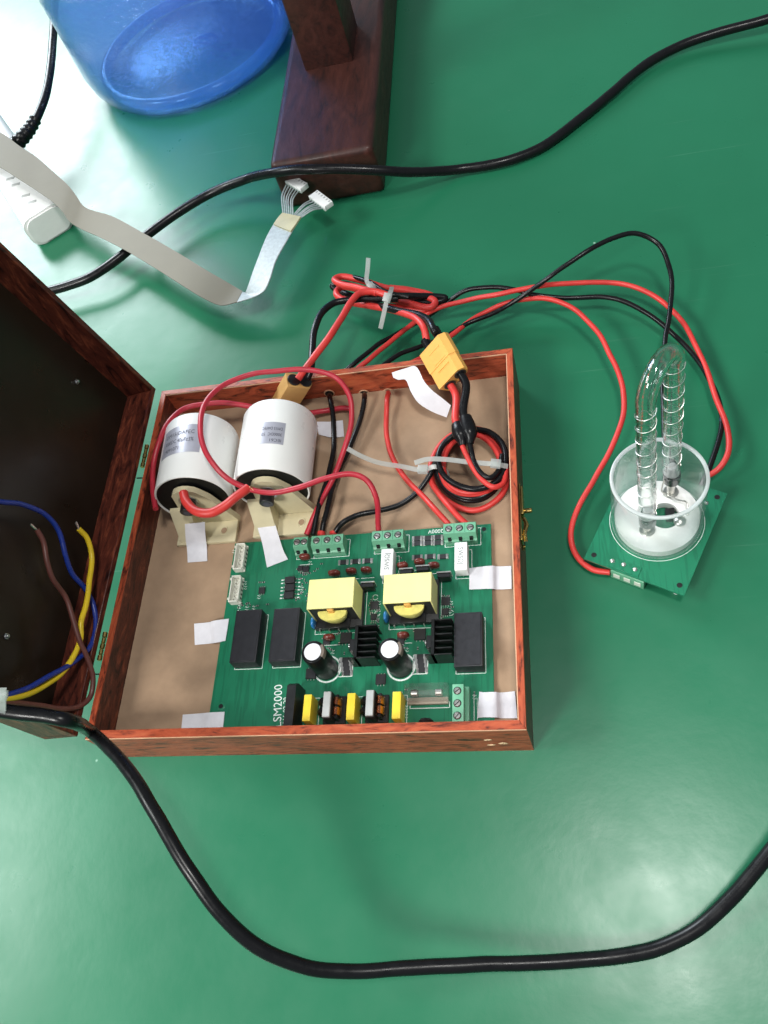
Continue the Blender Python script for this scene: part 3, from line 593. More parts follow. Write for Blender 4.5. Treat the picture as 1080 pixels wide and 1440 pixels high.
tape([((674, 972.5, zt), (671, 1010, zt)), ((680, 973.5, zt), (676, 1009, zt)), ((697, 973, zt), (698, 1009, zt)), ((703, 974, zf+.0004), (704, 1010, zf+.0004)), ((724, 972, zf), (727.5, 1010, zf))], 'torn white paper tape at the right front corner of the board')
# strips over the capacitor feet
tape([((361, 738, .034), (385, 731, .036)), ((369, 765, .0300), (393, 757, .0300)), ((372, 780, zt+.001), (399, 775, zt+.001)), ((375.5, 798, zt), (405, 786.5, zt))], 'slanted white paper tape from the right capacitor foot onto the board')
tape([((260, 737, .050), (288, 734, .050)), ((261, 757, .035), (289, 754, .035)), ((263, 772, zf+.002), (291, 770, zf+.001)), ((264, 791, zf), (291.5, 789, zf))], 'white paper tape hanging from the left capacitor foot to the box floor')
tape([((445, 593, zf), (448, 611, zf)), ((464, 593, zf+.0012), (466, 615, zf+.0012)), ((482, 591, zf), (484, 614, zf))], 'small white paper tape on the box floor behind the right capacitor')
b = MB(); b.strip([(P(551, 524, .0585), P(553, 531, .0575)), (P(570, 518, .0585), P(560, 534, .0560)), (P(584, 515, .0590), P(570, 534, .0545)), (P(597, 537, .056), P(578, 551, .050)), (P(609, 550, .052), P(588, 566, .044)), (P(622, 560, .046), P(606, 578, .038)), (P(634, 570, .040), P(628, 587, .032))], .0003, 5)
tag(b.build('paper_flap', 'paper', None, True, 60), 'curled white paper strip on the back rim under the right connector', 'paper')
# ================================================================== WHITE FILM CAPACITORS
def bigcap(A, B, r, label, lab, lines, flip):
    A, B = V(A), V(B); ax = (B-A).normalized(); ux = (Xa-ax*Xa.dot(ax)).normalized(); uz = ux.cross(ax); L = (B-A).length
    o = thing('film_capacitor', (A.x, A.y, FZ), label, 'capacitor', 'big white capacitors')
    b = MB(); b.lathe([(r-.0022, .004), (r-.0018, .0003), (r-.0006, 0), (r, .0012), (r, L-.004), (r-.0012, L-.0012), (r-.004, L), (.001, L)], A, ux, uz, ax, 64); can = b.build('can', 'can', o, True, 40)
    b = MB(); b.lathe([(r-.0018, .0012), (r-.004, .0030), (.012, .0034), (.0115, .001), (.001, .001)], A, ux, uz, ax, 48); b.build('end_face', 'sleeve', o)
    def hit(px, py, rr=r):
        d = ray(px, py); oc = CP-A; dp = d-ax*d.dot(ax); op = oc-ax*oc.dot(ax); a = dp.dot(dp); bb = 2*dp.dot(op); c = op.dot(op)-rr*rr
        tt = (-bb-math.sqrt(max(0, bb*bb-4*a*c)))/(2*a); q = CP+d*tt-A; return math.atan2(q.dot(ux), q.dot(uz)), q.dot(ax)
    def onc(phi, h, rr): return A+ax*h+(ux*math.sin(phi)+uz*math.cos(phi))*rr
    (p0, h0), (p1, h1) = hit(*lab[0]), hit(*lab[1]); k = 20; vs = []; fs = []
    for i in range(k+1):
        ph = p0+(p1-p0)*i/k; vs += [onc(ph, h0, r+.00012), onc(ph, h1, r+.00012)]
    fs = [(2*i, 2*i+1, 2*i+3, 2*i+2) for i in range(k)]; b = MB(); b.add(vs, fs); lb = b.build('label', 'foil', can)
    b = MB(); hs = (h1-h0); wdt = abs(p1-p0)*r
    for i, s in enumerate(lines):
        hh = (h0+hs*(.24+.27*i)) if not flip else (h0+hs*(.22+.27*i))
        sz = abs(hs)*.19
        if flip: wp = lambda u, v, hh=hh: onc(p1-(.08*wdt+u)/r, hh-v-sz*.1, r+.00025)
        else: wp = lambda u, v, hh=hh: onc(p0+(.10*wdt+u)/r, hh+v-sz*.5, r+.00025)
        b.add(*text(s, None, None, None, sz, wdt*(.74 if i != 2 else .42), wp))
    b.build('label_print', 'ink', lb)
    # cream mounting foot
    xf = A.x; yf = A.y; zc = A.z
    pl = [(-.026, FZ), (.030, FZ), (.030, FZ+.004), (.0185, zc+.006)]+[(.0135*math.sin(a), zc+.0115+.0105*math.cos(a)) for a in [math.radians(q) for q in (70, 45, 20, 0, -20, -45, -70, -100)]]+[(-.0155, zc-.006), (-.026, FZ+.004)]
    b = MB(); b.prism(pl, V((xf, yf-.0050, 0)), Xa, Za, Ya, .0055); ft = b.build('mounting_foot', 'cream', o, True, 25)
    b = MB(); b.box(xf-.0265, xf+.0300, yf-.0265, yf-.0050, FZ+.0002, FZ+.0042, .0008); b.build('foot_base', 'cream', ft)
    b = MB(); b.prism([(yf-.0245, FZ+.0042), (yf-.0052, FZ+.0042), (yf-.0052, zc-.003), (yf-.0085, zc-.003)], V((xf-.0225, 0, 0)), Ya, Za, Xa, .019); b.build('foot_rib', 'cream', ft, True, 25)
    hq = V((xf+.0180, yf-.0150, FZ+.0042)); b = MB(); b.lathe([(.0030, .0002), (.0042, .0005), (.0046, .0001)], hq, Xa*.8, Ya, Za, 16); b.f = b.f[:-2]; b.m = b.m[:-2]; b.build('hole_rim', 'cream', ft)
    b = MB(); b.cyl(hq+V((0, 0, -.0003)), (0, 0, 1), .0028, .0007, 16); b.build('foot_hole', 'felt', ft)
    # bolt with washer
    bc = V((xf-.0005, yf-.0052, zc+.006)); b = MB(); b.cyl(bc, -Ya, .0088, .0012, 24, .0003); b.build('washer', 'steel', o)
    b = MB(); b.cyl(bc-Ya*.0012, (0, -1, -.05), .0062, .0105, 24, .0006); bo = b.build('bolt', 'black', o)
    b = MB(); b.cyl(bc-Ya*.0115+V((0, 0, -.0005)), -Ya, .0033, .0005, 6); b.build('hex_socket', 'ink', bo)
    return o
bigcap((.0585, .2080, .0590), (.0540, .2805, .0550), .0335, 'left white cylindrical capacitor with silver label lying by the left wall', ((234, 611), (280, 636)), ('DM15(DAFEC', '3000DC 40µF±5%', '19091071'), False)
bigcap((.1312, .2100, .0592), (.1312, .2850, .0580), .0333, 'right white cylindrical capacitor with upside down silver label', ((364, 595), (398, 626)), ('DM15 DAFEC', '3000DC  50', 'IEC61'), True)
# ================================================================== WIRES
def wire(name, pts, r, m, label, cat='wire', group=None, sub=8, n=10, parent=None):
    pp = smooth(pts, sub); k = len(pp); off = random.random()*50
    for i in range(1, k-1):
        w_ = min(1, i/6, (k-1-i)/6); q = pp[i]; e_ = V((noise3(q*38+V((off, 0, 0))), noise3(q*38+V((0, off, 9))), .5*noise3(q*38+V((5, 3, off)))))
        pp[i] = q+e_*(.0011*w_*min(1, .0024/r))
    b = MB(); b.tube(pp, r, n, rad=[r*(1+.035*noise3(q*60)) for q in pp]); o = b.build(name, m, parent, True, 60)
    if parent is None: tag(o, label, cat, group)
    return o
G1 = 'wires inside the wooden box'; G2 = 'thin wires to the lamp module'
zt2 = ZB+.006
wire('red_wire', [P(533, 752, zt2), P(532, 735, .042), P(528, 700, .062), P(515, 676, .072), P(494, 667, .078), P(460, 672, .082), P(420, 685, .082), P(380, 692, .080), P(347, 687, .080), P(315, 668, .092), P(291, 637, .102), P(281, 602, .104), P(289, 568, .102), P(312, 543, .098), P(350, 527, .092), P(395, 521, .088), P(440, 521, .082), P(472, 531, .074), P(491, 556, .066), P(494, 590, .056), P(489, 616, .048), P(470, 668, .040), P(446, 716, .036), P(431, 752, zt2)], .0024, 'darkred', 'dark red wire making a big loop over both white capacitors', 'wire', G1)
wire('red_wire', [P(258, 693, .082), P(262, 706, .083), P(276, 719, .084), P(296, 721, .084), P(317, 711, .084), P(334, 697, .083), P(349, 686, .080)], .0040, 'redwire', 'thick short red wire bridging the bolts of both white capacitors', 'wire', G1)
b = MB()
for k in range(5): b.tube(smooth([P(348, 687, .081), P(352, 684+k*.5, .0825), P(354+k*.6, 685+k*1.2, .081)], 4), .0005, 6)
tag(b.build('bare_copper_strands', 'copper'), 'bare copper strands at the right capacitor bolt', 'wire end')
wire('red_wire', [P(219, 716, .066), P(214, 690, .066), P(215, 655, .068), P(224, 620, .074), P(240, 590, .072), P(262, 573, .066), P(300, 567, .062), P(340, 570, .056), P(380, 578, .046), P(420, 582, .038), P(455, 578, .030), P(475, 575, .029), P(492, 574, .028)], .0025, 'darkred', 'dark red wire curving behind the white capacitors along the left wall', 'wire', G1)
hz = lambda px, py: PY(px, py, D-T+.004)
wire('black_wire', [hz(463, 552), P(464, 562, .036), P(468, 590, .034), P(469, 625, .034), P(462, 668, .036), P(449, 710, .037), P(440, 752, zt2)], .0024, 'blackwire', 'black wire from the left wall hole down to the two way terminal', 'wire', G1)
wire('black_wire', [hz(512, 552), P(512, 562, .035), P(507, 588, .032), P(494, 625, .031), P(476, 662, .033), P(464, 700, .036), P(455, 735, .036), P(452, 754, zt2)], .0024, 'blackwire', 'black wire from the middle wall hole to the left three way terminal', 'wire', G1)
for px, py in ((452, 748), (469, 748)):
    c = P(px, py, ZB+.0068); b = MB(); b.tube([c, c+V((0, -.008, -.001))], .0034, 12); tag(b.build('red_sleeve', 'redwire'), 'red ferrule sleeve on black wire, %s of the two at the three way terminal' % ('left' if px < 460 else 'right'), 'wire sleeve', 'red ferrule sleeves')
wire('red_wire', [hz(546, 550), P(545, 562, .036), P(543, 590, .032), P(545, 618, .030), P(552, 645, .030), P(573, 676, .031), P(598, 700, .034), P(618, 722, .038), P(634, 741, ZB+.007)], .0024, 'redwire', 'red wire from the right wall hole to the right hand terminal', 'wire', G1)
wire('black_wire', [P(613, 648, .040), P(606, 664, .036), P(590, 688, .032), P(562, 709, .031), P(530, 719, .032), P(500, 726, .035), P(480, 737, .037), P(469, 752, zt2)], .0024, 'blackwire', 'black wire from the coil crossing the box floor to the three way terminal', 'wire', G1)
# coil of red and black wire in the right back corner
def coil(cx, cy, rx, ry, z, a0, turns, m, label, tail=None, r=.0026, shrink=.07, sgn=1):
    n = int(turns*15); pts = []
    for i in range(n+1):
        a = math.radians(a0+sgn*i*24); f = 1-shrink*i/n+.02*math.sin(i*1.3+rx); pts.append(P(cx+rx*f*math.cos(a), cy+ry*f*math.sin(a), z+.0045*i/n))
    wire('coiled_wire', pts+(tail or []), r, m, label, 'wire', 'coiled wires in the box corner', 7)
coil(661, 661, 53, 56, .0262, 262, 1.34, 'redwire', 'outermost lowest red turn of the coiled wire', [P(636, 718, .034), P(658, 739, ZB+.007)], shrink=-.04, sgn=-1)
coil(661, 655, 49, 50, .0300, 265, 2.05, 'blackwire', 'lower black turns of the coiled wire', shrink=.10)
coil(662, 653, 45, 46, .0345, 262, 2.02, 'redwire', 'middle red turns of the coiled wire', r=.0025, shrink=.14)
coil(664, 646, 50, 43, .0395, 275, 1.02, 'blackwire', 'uppermost black turn of the coiled wire')
wire('red_wire', [P(650, 626, .054), P(654, 637, .053), P(663, 655, .050), P(678, 675, .047), P(694, 685, .045), P(708, 680, .042), P(712, 660, .040)], .0023, 'redwire', 'red wire leaving the left black heat shrink into the coil', 'wire', G1)
wire('black_wire', [P(660, 622, .055), P(663, 635, .054), P(668, 650, .051), P(678, 666, .049), P(690, 672, .047), P(703, 660, .044), P(706, 640, .042)], .0023, 'blackwire', 'black wire leaving the right black heat shrink into the coil', 'wire', G1)
# ---- connectors
def connector(name, A, B, Dd, th, m, label):
    A, B, Dd = V(A), V(B), V(Dd); wv = B-A; l = Dd-A; l = l-wv*(l.dot(wv)/wv.dot(wv)); n = wv.cross(l).normalized()
    if n.z < 0: n = -n
    c = A+wv/2+l/2-n*th/2; w2, l2 = wv/2, l/2; u = w2.normalized(); un = n
    o = thing(name, c-n*th/2, label, 'connector', 'yellow power connectors')
    # body in two halves with a chamfered side
    hw, ht = w2.length, th/2; k = hw*.28
    pl = [(-hw, -ht), (hw-k, -ht), (hw, -ht*.35), (hw, ht*.35), (hw-k, ht), (-hw, ht)]
    ld = l.normalized(); L = l.length
    b = MB(); b.prism(pl, c-l2, u, un, ld, L*.56); h = b.build('plug_half', m, o, True, 20)
    pl2 = [(x*.96, z*.94) for x, z in pl]; b = MB(); b.prism(pl2, c-l2+ld*(L*.56), u, un, ld, L*.44); h2 = b.build('socket_half', m, o, True, 20)
    for s in (-.46, .46):
        b = MB(); b.cyl(c-l2+u*(s*hw), -ld, .0062, .0012, 20, .0003); b.build('cable_opening', 'black', o); b = MB(); b.cyl(c+l2+u*(s*hw), ld, .0056, .0012, 20, .0003); b.build('cable_opening', 'black', o)
    for q in (.2, .5, .68):
        b = MB(); b.obox(c-l2+ld*(L*q)+un*(ht), u*(hw*.45), ld*.0004, un*.0003); b.build('moulded_line', m, h if q < .56 else h2)
    return c, u, ld, un, hw, L
c1 = connector('power_connector', P(590, 500, .065), P(620, 466, .085), P(616, 549, .058), .014, 'yconn', 'yellow two pole power connector resting on the back right rim')
c2 = connector('power_connector', P(402, 524, .068), P(437, 528, .053), P(379, 562, .033), .015, 'tan', 'amber power connector leaning on the back wall behind the right capacitor')
cc, u, ld, un, hw, L = c1
rl = cc-ld*(L/2)-u*hw*.46; rr_ = cc-ld*(L/2)+u*hw*.46; nl = cc+ld*(L/2)-u*hw*.46; nr = cc+ld*(L/2)+u*hw*.46
for q, s in ((rl, 'left'), (rr_, 'right')):
    b = MB(); b.tube([q+ld*.001, q-ld*.012], .0042, 12); tag(b.build('heat_shrink', 'blackwire'), 'short black heat shrink at the back of the yellow connector, %s pole' % s, 'heat shrink', 'heat shrink sleeves')
wire('red_cable', [nl-ld*.002, nl+ld*.012, P(640, 590, .057), P(645, 604, .056)], .0033, 'redwire', 'thick red cable between the yellow connector and the black heat shrink', 'cable')
wire('black_cable', [nr-ld*.002, nr+ld*.012, P(652, 580, .060), P(657, 598, .058)], .0036, 'blackwire', 'thick black cable between the yellow connector and the black heat shrink', 'cable')
for pts, lb in (([P(643, 597, .056), P(646, 606, .056), P(649, 616, .055), P(651, 627, .054)], 'left'), ([P(654, 586, .060), P(658, 600, .058), P(661, 612, .057), P(661, 624, .055)], 'right')):
    pp = smooth(pts, 6); k = len(pp); rad = [.0052+.0016*math.sin(math.pi*min(1, i/(k-1)*1.15))-.0022*max(0, (i/(k-1)-.6)/.4) for i in range(k)]
    b = MB(); b.tube(pp, 0, 14, rad=rad); tag(b.build('heat_shrink', 'blackwire'), 'fat black heat shrink joint above the coil, %s one' % lb, 'heat shrink', 'heat shrink sleeves')
# ---- bundle behind the box: thick silicone red and black, looped and tied
wire('red_cable', [rl-ld*.008, P(597, 462, .072), P(588, 450, .070), P(572, 442, .062), P(552, 436, .052), P(520, 430, .045), P(488, 424, .040), P(473, 413, .038), P(480, 404, .036), P(520, 412, .034), P(570, 425, .032), P(606, 432, .030), P(612, 424, .030), P(580, 411, .034), P(545, 405, .038), P(505, 394, .042), P(480, 389, .044), P(471, 393, .047), P(478, 399, .050), P(505, 405, .053), P(530, 412, .055)], .0033, 'redwire', 'thick red cable looped twice in the tied bundle behind the box', 'cable', 'bundle cables', 7, 12)
wire('red_cable', [P(545, 415, .052), P(525, 410, .056), P(507, 412, .060), P(494, 424, .064), P(480, 447, .068), P(462, 475, .070), P(445, 498, .069), P(430, 518, .068), P(419, 533, .064)], .0033, 'redwire', 'thick red cable from the bundle down to the amber connector', 'cable', 'bundle cables', 7, 12)
wire('black_cable', [P(560, 420, .046), P(525, 420, .050), P(495, 422, .053), P(470, 426, .056), P(452, 442, .060), P(442, 466, .062), P(439, 495, .064), P(437, 518, .065), P(432, 534, .062)], .0033, 'blackwire', 'thick black cable from the bundle down to the amber connector', 'cable', 'bundle cables', 7, 12)
wire('black_cable', [rr_-ld*.008, P(612, 466, .080), P(604, 452, .078), P(590, 443, .070), P(565, 438, .058), P(540, 432, .050), P(505, 420, .030), P(474, 408, .026), P(468, 402, .027), P(478, 399, .029), P(530, 412, .029), P(585, 424, .028), P(618, 424, .026), P(626, 419, .026), P(610, 417, .030), P(575, 416, .040), P(540, 416, .046)], .0033, 'blackwire', 'thick black cable looped in the tied bundle behind the box', 'cable', 'bundle cables', 7, 12)
wire('black_cable', [P(480, 388, .040), P(500, 391, .044), P(525, 400, .050), P(548, 412, .052), P(575, 418, .048)], .0023, 'blackwire', 'thin black wire along the top of the tied bundle', 'cable', 'bundle cables')
wire('red_cable', [P(548, 405, .030), P(580, 409, .030), P(606, 416, .027), P(614, 424, .024), P(600, 436, .024), P(560, 432, .026), P(515, 428, .028), P(484, 420, .024)], .0033, 'redwire', 'lower red cable turn under the tied bundle', 'cable', 'bundle cables')
# cable ties
def tie(name, pts, wd, label, head=None, hs=.0042, flat=None):
    pp = smooth(pts, 5); pr = []
    for i, q in enumerate(pp):
        tt = (pp[min(i+1, len(pp)-1)]-pp[max(i-1, 0)]).normalized(); sd = tt.cross(flat or V((.2, -.4, 1))).normalized()*wd/2; pr.append((q-sd, q+sd))
    b = MB(); b.strip(pr, .0011, 1); o = thing(name, pts[0], label, 'cable tie', 'clear cable ties'); b.build('strap', 'tie', o)
    if head is not None:
        i = head if head >= 0 else len(pts)+head; q = pts[i]; tt = (pts[min(i+1, len(pts)-1)]-pts[max(i-1, 0)]).normalized(); sd = tt.cross(V((0, 0, 1))).normalized(); nn = sd.cross(tt)
        b = MB(); b.obox(q+nn*.001, tt*hs*.75, sd*hs*.62, nn*.0022, .0006); b.build('head', 'tie', o)
    return o
tie('cable_tie', [P(535, 462, .040), P(540, 440, .052), P(545, 419, .0625), P(549, 411, .062), P(551, 404, .050)], .0042, 'clear cable tie around the bundle with its short tail hanging towards the box', 2, .0056)
tie('cable_tie', [P(518, 363, .080), P(517, 378, .070), P(516, 396, .056), P(522, 404, .052)], .0042, 'clear cable tie behind the bundle with its tail pointing away', 3, .0055)
tie('cable_tie', [P(489, 631, .048), P(505, 640, .046), P(530, 650, .044), P(565, 656, .043), P(595, 661, .043), P(612, 656, .043), P(626, 662, .038), P(630, 672, .030)], .0040, 'clear cable tie with a long tail pointing left across the box floor', 4, .0058)
tie('cable_tie', [P(583, 651, .052), P(600, 646, .0525), P(625, 646, .052), P(660, 650, .051), P(697, 653, .050), P(714, 656, .046)], .0040, 'clear cable tie across the top of the wire coil', 4, .0056)
# ---- thin wires from the box to the lamp module
zl = .006
oz = lambda px, py, z: P(px, py, z)
wire('black_wire', [V((.192, D-.003, .034)), P(482, 528, .042), P(500, 510, .044), P(530, 486, .034), P(560, 468, .022), P(600, 445, .016), P(625, 428, .020), P(655, 409, .030), P(690, 404, .032), P(725, 408, .030), P(755, 415, .026), P(790, 419, .022), P(845, 417, .020), P(885, 427, .018), P(930, 456, .015), P(970, 494, .013), P(998, 535, .012), P(1014, 580, .012), P(1012, 620, .013), P(997, 660, .012), P(985, 684, .010)], .0023, 'blackwire', 'black wire running beside the red one to the back of the lamp module', 'wire', G2)
wire('red_wire', [V((.205, D-.003, .034)), P(500, 523, .042), P(520, 505, .042), P(550, 480, .032), P(580, 455, .024), P(610, 436, .024), P(650, 424, .026), P(700, 414, .034), P(755, 403, .036), P(810, 398, .030), P(870, 399, .022), P(915, 413, .018), P(955, 447, .016), P(985, 498, .014), P(1008, 560, .014), P(1023, 605, .016), P(1024, 637, .016), P(1010, 660, .013), P(992, 671, .010)], .0024, 'redwire', 'outer red wire arching to the back of the lamp module', 'wire', G2)
wire('black_wire', [V((.232, D-.003, .034)), P(535, 519, .042), P(552, 504, .040), P(585, 489, .032), P(620, 476, .024), P(660, 455, .020), P(705, 435, .024), P(738, 414, .034), P(775, 388, .050), P(820, 356, .060), P(862, 335, .060), P(895, 328, .056), P(925, 343, .048), P(941, 375, .040), P(945, 410, .034), P(941, 445, .028), P(936, 480, .024), P(933, 540, .020), P(933, 590, .018), P(938, 640, .017), P(950, 668, .013)], .0023, 'blackwire', 'black wire looping high and passing behind the glass lamp', 'wire', G2)
wire('red_wire', [V((.252, D-.003, .034)), P(568, 519, .042), P(600, 500, .034), P(640, 468, .022), P(680, 440, .018), P(720, 424, .020), P(760, 419, .026), P(795, 428, .028), P(830, 455, .026), P(858, 498, .024), P(876, 545, .022), P(876, 585, .020), P(860, 630, .018), P(835, 675, .016), P(812, 715, .014), P(803, 752, .010), P(811, 783, .007), P(832, 801, .007), P(858, 805, .008)], .0024, 'redwire', 'inner red wire curving down to the terminal at the front of the lamp module', 'wire', G2)
# ================================================================== LAMP MODULE
ZL = .0150
q0, q1, q2 = P(821, 785.5, ZL), P(962, 838, ZL), P(1022.8, 694, ZL); q3 = q0+q2-q1
lm = thing('flash_lamp_module', ((q0+q2)/2)-V((0, 0, ZL)), 'glass flash lamp in a clear cup on a small green board', 'lamp')
b = MB(); b.add([q0, q1, q2, q3]+[q-V((0, 0, .0017)) for q in (q0, q1, q2, q3)], [(0, 1, 2, 3), (7, 6, 5, 4)]+[(i, 4+i, 4+(i+1) % 4, (i+1) % 4) for i in range(4)]); lb = b.build('board', 'pcb', lm, False)
ex = (q1-q0).normalized(); ey = (q2-q1).normalized()
for o_ in (q0+ex*.006+ey*.006, q1-ex*.006+ey*.007, q2-ex*.006-ey*.006):
    b = MB(); b.cyl(o_-V((0, 0, .0002)), Za, .0021, .0004, 16); b.build('mounting_hole', 'black', lb)
CC = V((.4455, .1770, ZL)); RO = .0350
b = MB(); b.lathe([(RO+.0010, .0001), (RO+.0014, .0001)], CC, Xa, Ya, Za, 64); b.f = b.f[:64]; b.m = b.m[:64]; b.build('ring_print', 'silk', lb)
b = MB(); b.lathe([(RO-.0030, .0005), (RO-.0012, .0003), (RO, .0008), (RO, .0640), (RO-.0022, .0640), (RO-.0024, .0008), (RO-.0030, .0005)], CC, Xa, Ya, Za, 80); b.f = [f for f in b.f if len(f) == 4]; b.m = b.m[:len(b.f)]; b.build('cup', 'acrylic', lm, True, 40)
b = MB(); b.lathe([(RO-.0025, .0639), (RO+.0002, .0639), (RO+.0002, .0652), (RO-.0006, .0658), (RO-.0018, .0658), (RO-.0025, .0652), (RO-.0025, .0639)], CC, Xa, Ya, Za, 80); b.f = [f for f in b.f if len(f) == 4]; b.m = b.m[:len(b.f)]; b.build('cup_rim', 'acrylic_edge', lm, True, 50)
# white disc with a round hole
hc = P(935, 725, ZL+.008)-CC; k = 64; hr = .0115; ri = RO-.0027; vs = []; fs = []
for z in (.0008, .0080):
    for i in range(k):
        a = 2*math.pi*i/k; vs.append(CC+V((ri*math.cos(a), ri*math.sin(a), z)))
    for i in range(k):
        a = 2*math.pi*i/k; vs.append(CC+V((hc.x+hr*math.cos(a), hc.y+hr*math.sin(a), z)))
for i in range(k):
    j = (i+1) % k; fs += [(2*k+i, 2*k+j, 3*k+j, 3*k+i), (i, k+i, k+j, j), (i, j, 2*k+j, 2*k+i), (k+i, 3*k+i, 3*k+j, k+j)]
b = MB(); b.add(vs, fs); b.build('base_disc', 'disc', lm, True, 40)
b = MB(); b.box(CC.x+hc.x+.001, CC.x+hc.x+.008, CC.y+hc.y-.002, CC.y+hc.y+.008, ZL, ZL+.006, .0006); b.build('dark_component', 'black', lm)
# U tube
LA = P(912, 745, ZL+.008); LB = P(943, 692, ZL+.008)
zb, ztop, rt = ZL+.024, .186, .0065
LA2 = V((LA.x-.001, LA.y, 0)); LB2 = V((LB.x, LB.y, 0))
def tilt(v): f = max(0, (v.z-.03)/.16); return V((v.x-.0040*f, v.y+.001*f, v.z))
pts = [V((LA2.x, LA2.y, zb+i*(ztop-zb)/10)) for i in range(11)]
mid = (LA2+LB2)/2; hd = (LB2-LA2)/2
pts += [V((mid.x-hd.x*math.cos(math.radians(a)), mid.y-hd.y*math.cos(math.radians(a)), ztop+hd.length*1.0*math.sin(math.radians(a)))) for a in range(15, 180, 15)]
pts += [V((LB2.x, LB2.y, ztop-i*(ztop-zb-.006)/10)) for i in range(11)]
pts = [tilt(v) for v in pts]
b = MB(); b.tube(pts, rt, 28); nf = len(b.f); b.tube(pts[1:-1], rt*.74, 24); gt = b.build('glass_tube', 'glass', lm, True, 60)
bq = bmesh.new(); bq.from_mesh(gt.data); bq.faces.ensure_lookup_table(); bmesh.ops.reverse_faces(bq, faces=bq.faces[nf:]); bq.to_mesh(gt.data); bq.free()   # hollow bore
# trigger wire wound round the legs
for q, z0, z1, nt_ in ((LA2, zb+.008, ztop-.004, 10), (LB2, zb+.022, ztop-.002, 9)):
    hp = [tilt(V((q.x+(rt+.0004)*math.cos(2*math.pi*i/18), q.y+(rt+.0004)*math.sin(2*math.pi*i/18), z0+(z1-z0)*i/(18*nt_)+.0004*math.sin(i*.37)))) for i in range(18*nt_+1)]
    b = MB(); b.tube(hp, .00024, 6); b.build('trigger_wire', 'tin', lm)
for q, zz in ((LA2, zb), (LB2, zb+.006)):
    b = MB(); b.cyl((q.x, q.y, ZL+.006), Za, .0032, zz-ZL-.004, 16, .0004); b.cyl((q.x, q.y, ZL+.007), Za, .0062, .0022, 18, .0006); b.build('electrode_stem', 'tin', lm)
    b = MB(); b.cyl((q.x, q.y, zz-.004), Za, rt*1.02, .010, 20, .0006); b.build('electrode_cap', 'darkmetal', lm)
    b = MB(); b.cyl((q.x, q.y, zz+.006), Za, .0040, .012, 16, .001); b.build('electrode', 'white', lm)
b = MB(); b.tube(smooth([V((LB2.x-.006, LB2.y-.004, ZL+.034)), V((LB2.x-.008, LB2.y-.006, ZL+.022)), V((LB2.x-.004, LB2.y-.004, ZL+.012)), V((LB2.x+.004, LB2.y-.010, ZL+.012)), V((LB2.x+.010, LB2.y-.014, ZL+.014)), V((LB2.x+.010, LB2.y-.024, ZL+.010))], 7), .0007, 8); b.build('jumper_wire', 'tin', lm)
c = P(956, 732, ZL+.009); b = MB(); b.lathe([(.0001, .0028), (.0028, .0022), (.0046, .001), (.005, 0)], c-V((0, 0, .001)), Xa, Ya, Za, 18); b.build('solder_joint', 'tin', lm)
b = MB(); b.cyl((LB2.x+.003, LB2.y+.006, ZL+.022), (0, .2, 1), .0042, .018, 14, .001); b.build('dark_component', 'black', lm)
# terminal under the board edge, screws through the top
tc = P(886, 800, ZL); b = MB(); b.obox(P(886, 806, .0070)+ex*.0, ex*.0135, ey*.0065, V((0, 0, .0062)), .0005); tb = b.build('terminal_block', 'terminal', lm)
for px, py in ((861, 789), (877, 794), (893, 801)):
    c = P(px, py, ZL); b = MB(); b.lathe([(.0022, 0), (.0017, .0009), (.0006, .0017)], c, Xa, Ya, Za, 12); b.build('solder_joint', 'tin', lb)
b = MB(); cpt = P(878, 797, ZL+.0001); b.obox(cpt, ex*.0125, ey*.0042, V((0, 0, .0004)), .0001, 1); b.build('pad_field', 'pcb', lb)
for s in (-.0085, 0, .0085):
    cpt = P(886, 806, .0070)+ex*s-ey*.0066; b = MB(); b.obox(cpt, ex*.0026, ey*.0003, V((0, 0, .0026))); b.build('wire_opening', 'header', tb)
c = q2-ex*.012-ey*.014; b = MB(); b.lathe([(.0020, 0), (.0015, .0008), (.0005, .0014)], c, Xa, Ya, Za, 12); b.build('solder_joint', 'tin', lb)
for o_ in (q1-ex*.008+ey*.008, q2-ex*.008-ey*.008, q3+ex*.008-ey*.008):
    b = MB(); b.cyl(V((o_.x, o_.y, 0.0001)), Za, .0028, ZL-.0019, 12); b.build('standoff', 'white', lm)
# ================================================================== LOOSE CABLES
wire('power_cable', [PY(-60, 985, -.018), PY(-20, 996, -.018), PY(20, 1002, -.019), PY(60, 1006, -.020), PY(95, 1013, -.022), P(128, 1030, .088), P(155, 1053, .098), P(185, 1089, .106), P(220, 1146, .110), P(262, 1217, .104), P(310, 1283, .090), P(360, 1330, .074), P(420, 1357, .058), P(490, 1366, .044), P(580, 1361, .032), P(680, 1356, .022), P(780, 1352, .014), P(860, 1346, .010), P(930, 1331, .011), P(985, 1303, .014), P(1030, 1262, .020), P(1075, 1208, .028), P(1120, 1150, .036)], .0047, 'blackwire', 'thick black power cable curving across the front of the table', 'cable', None, 9, 18)
wire('blue_wire', [PX(-30, 700, -.040), PX(0, 706, -.036), PX(30, 709, -.033), PX(60, 721, -.030), PX(82, 746, -.027), PX(92, 782, -.024), PX(102, 807, -.022), PX(118, 826, -.019), PX(131, 850, -.014), PX(135, 880, -.010), PX(128, 907, -.010), PX(105, 930, -.012), PX(70, 950, -.014), PX(35, 970, -.018), PX(0, 980, -.022), PX(-30, 984, -.026)], .0021, 'blue', 'blue mains core wire curving up the open lid', 'wire', 'stripped mains cores')
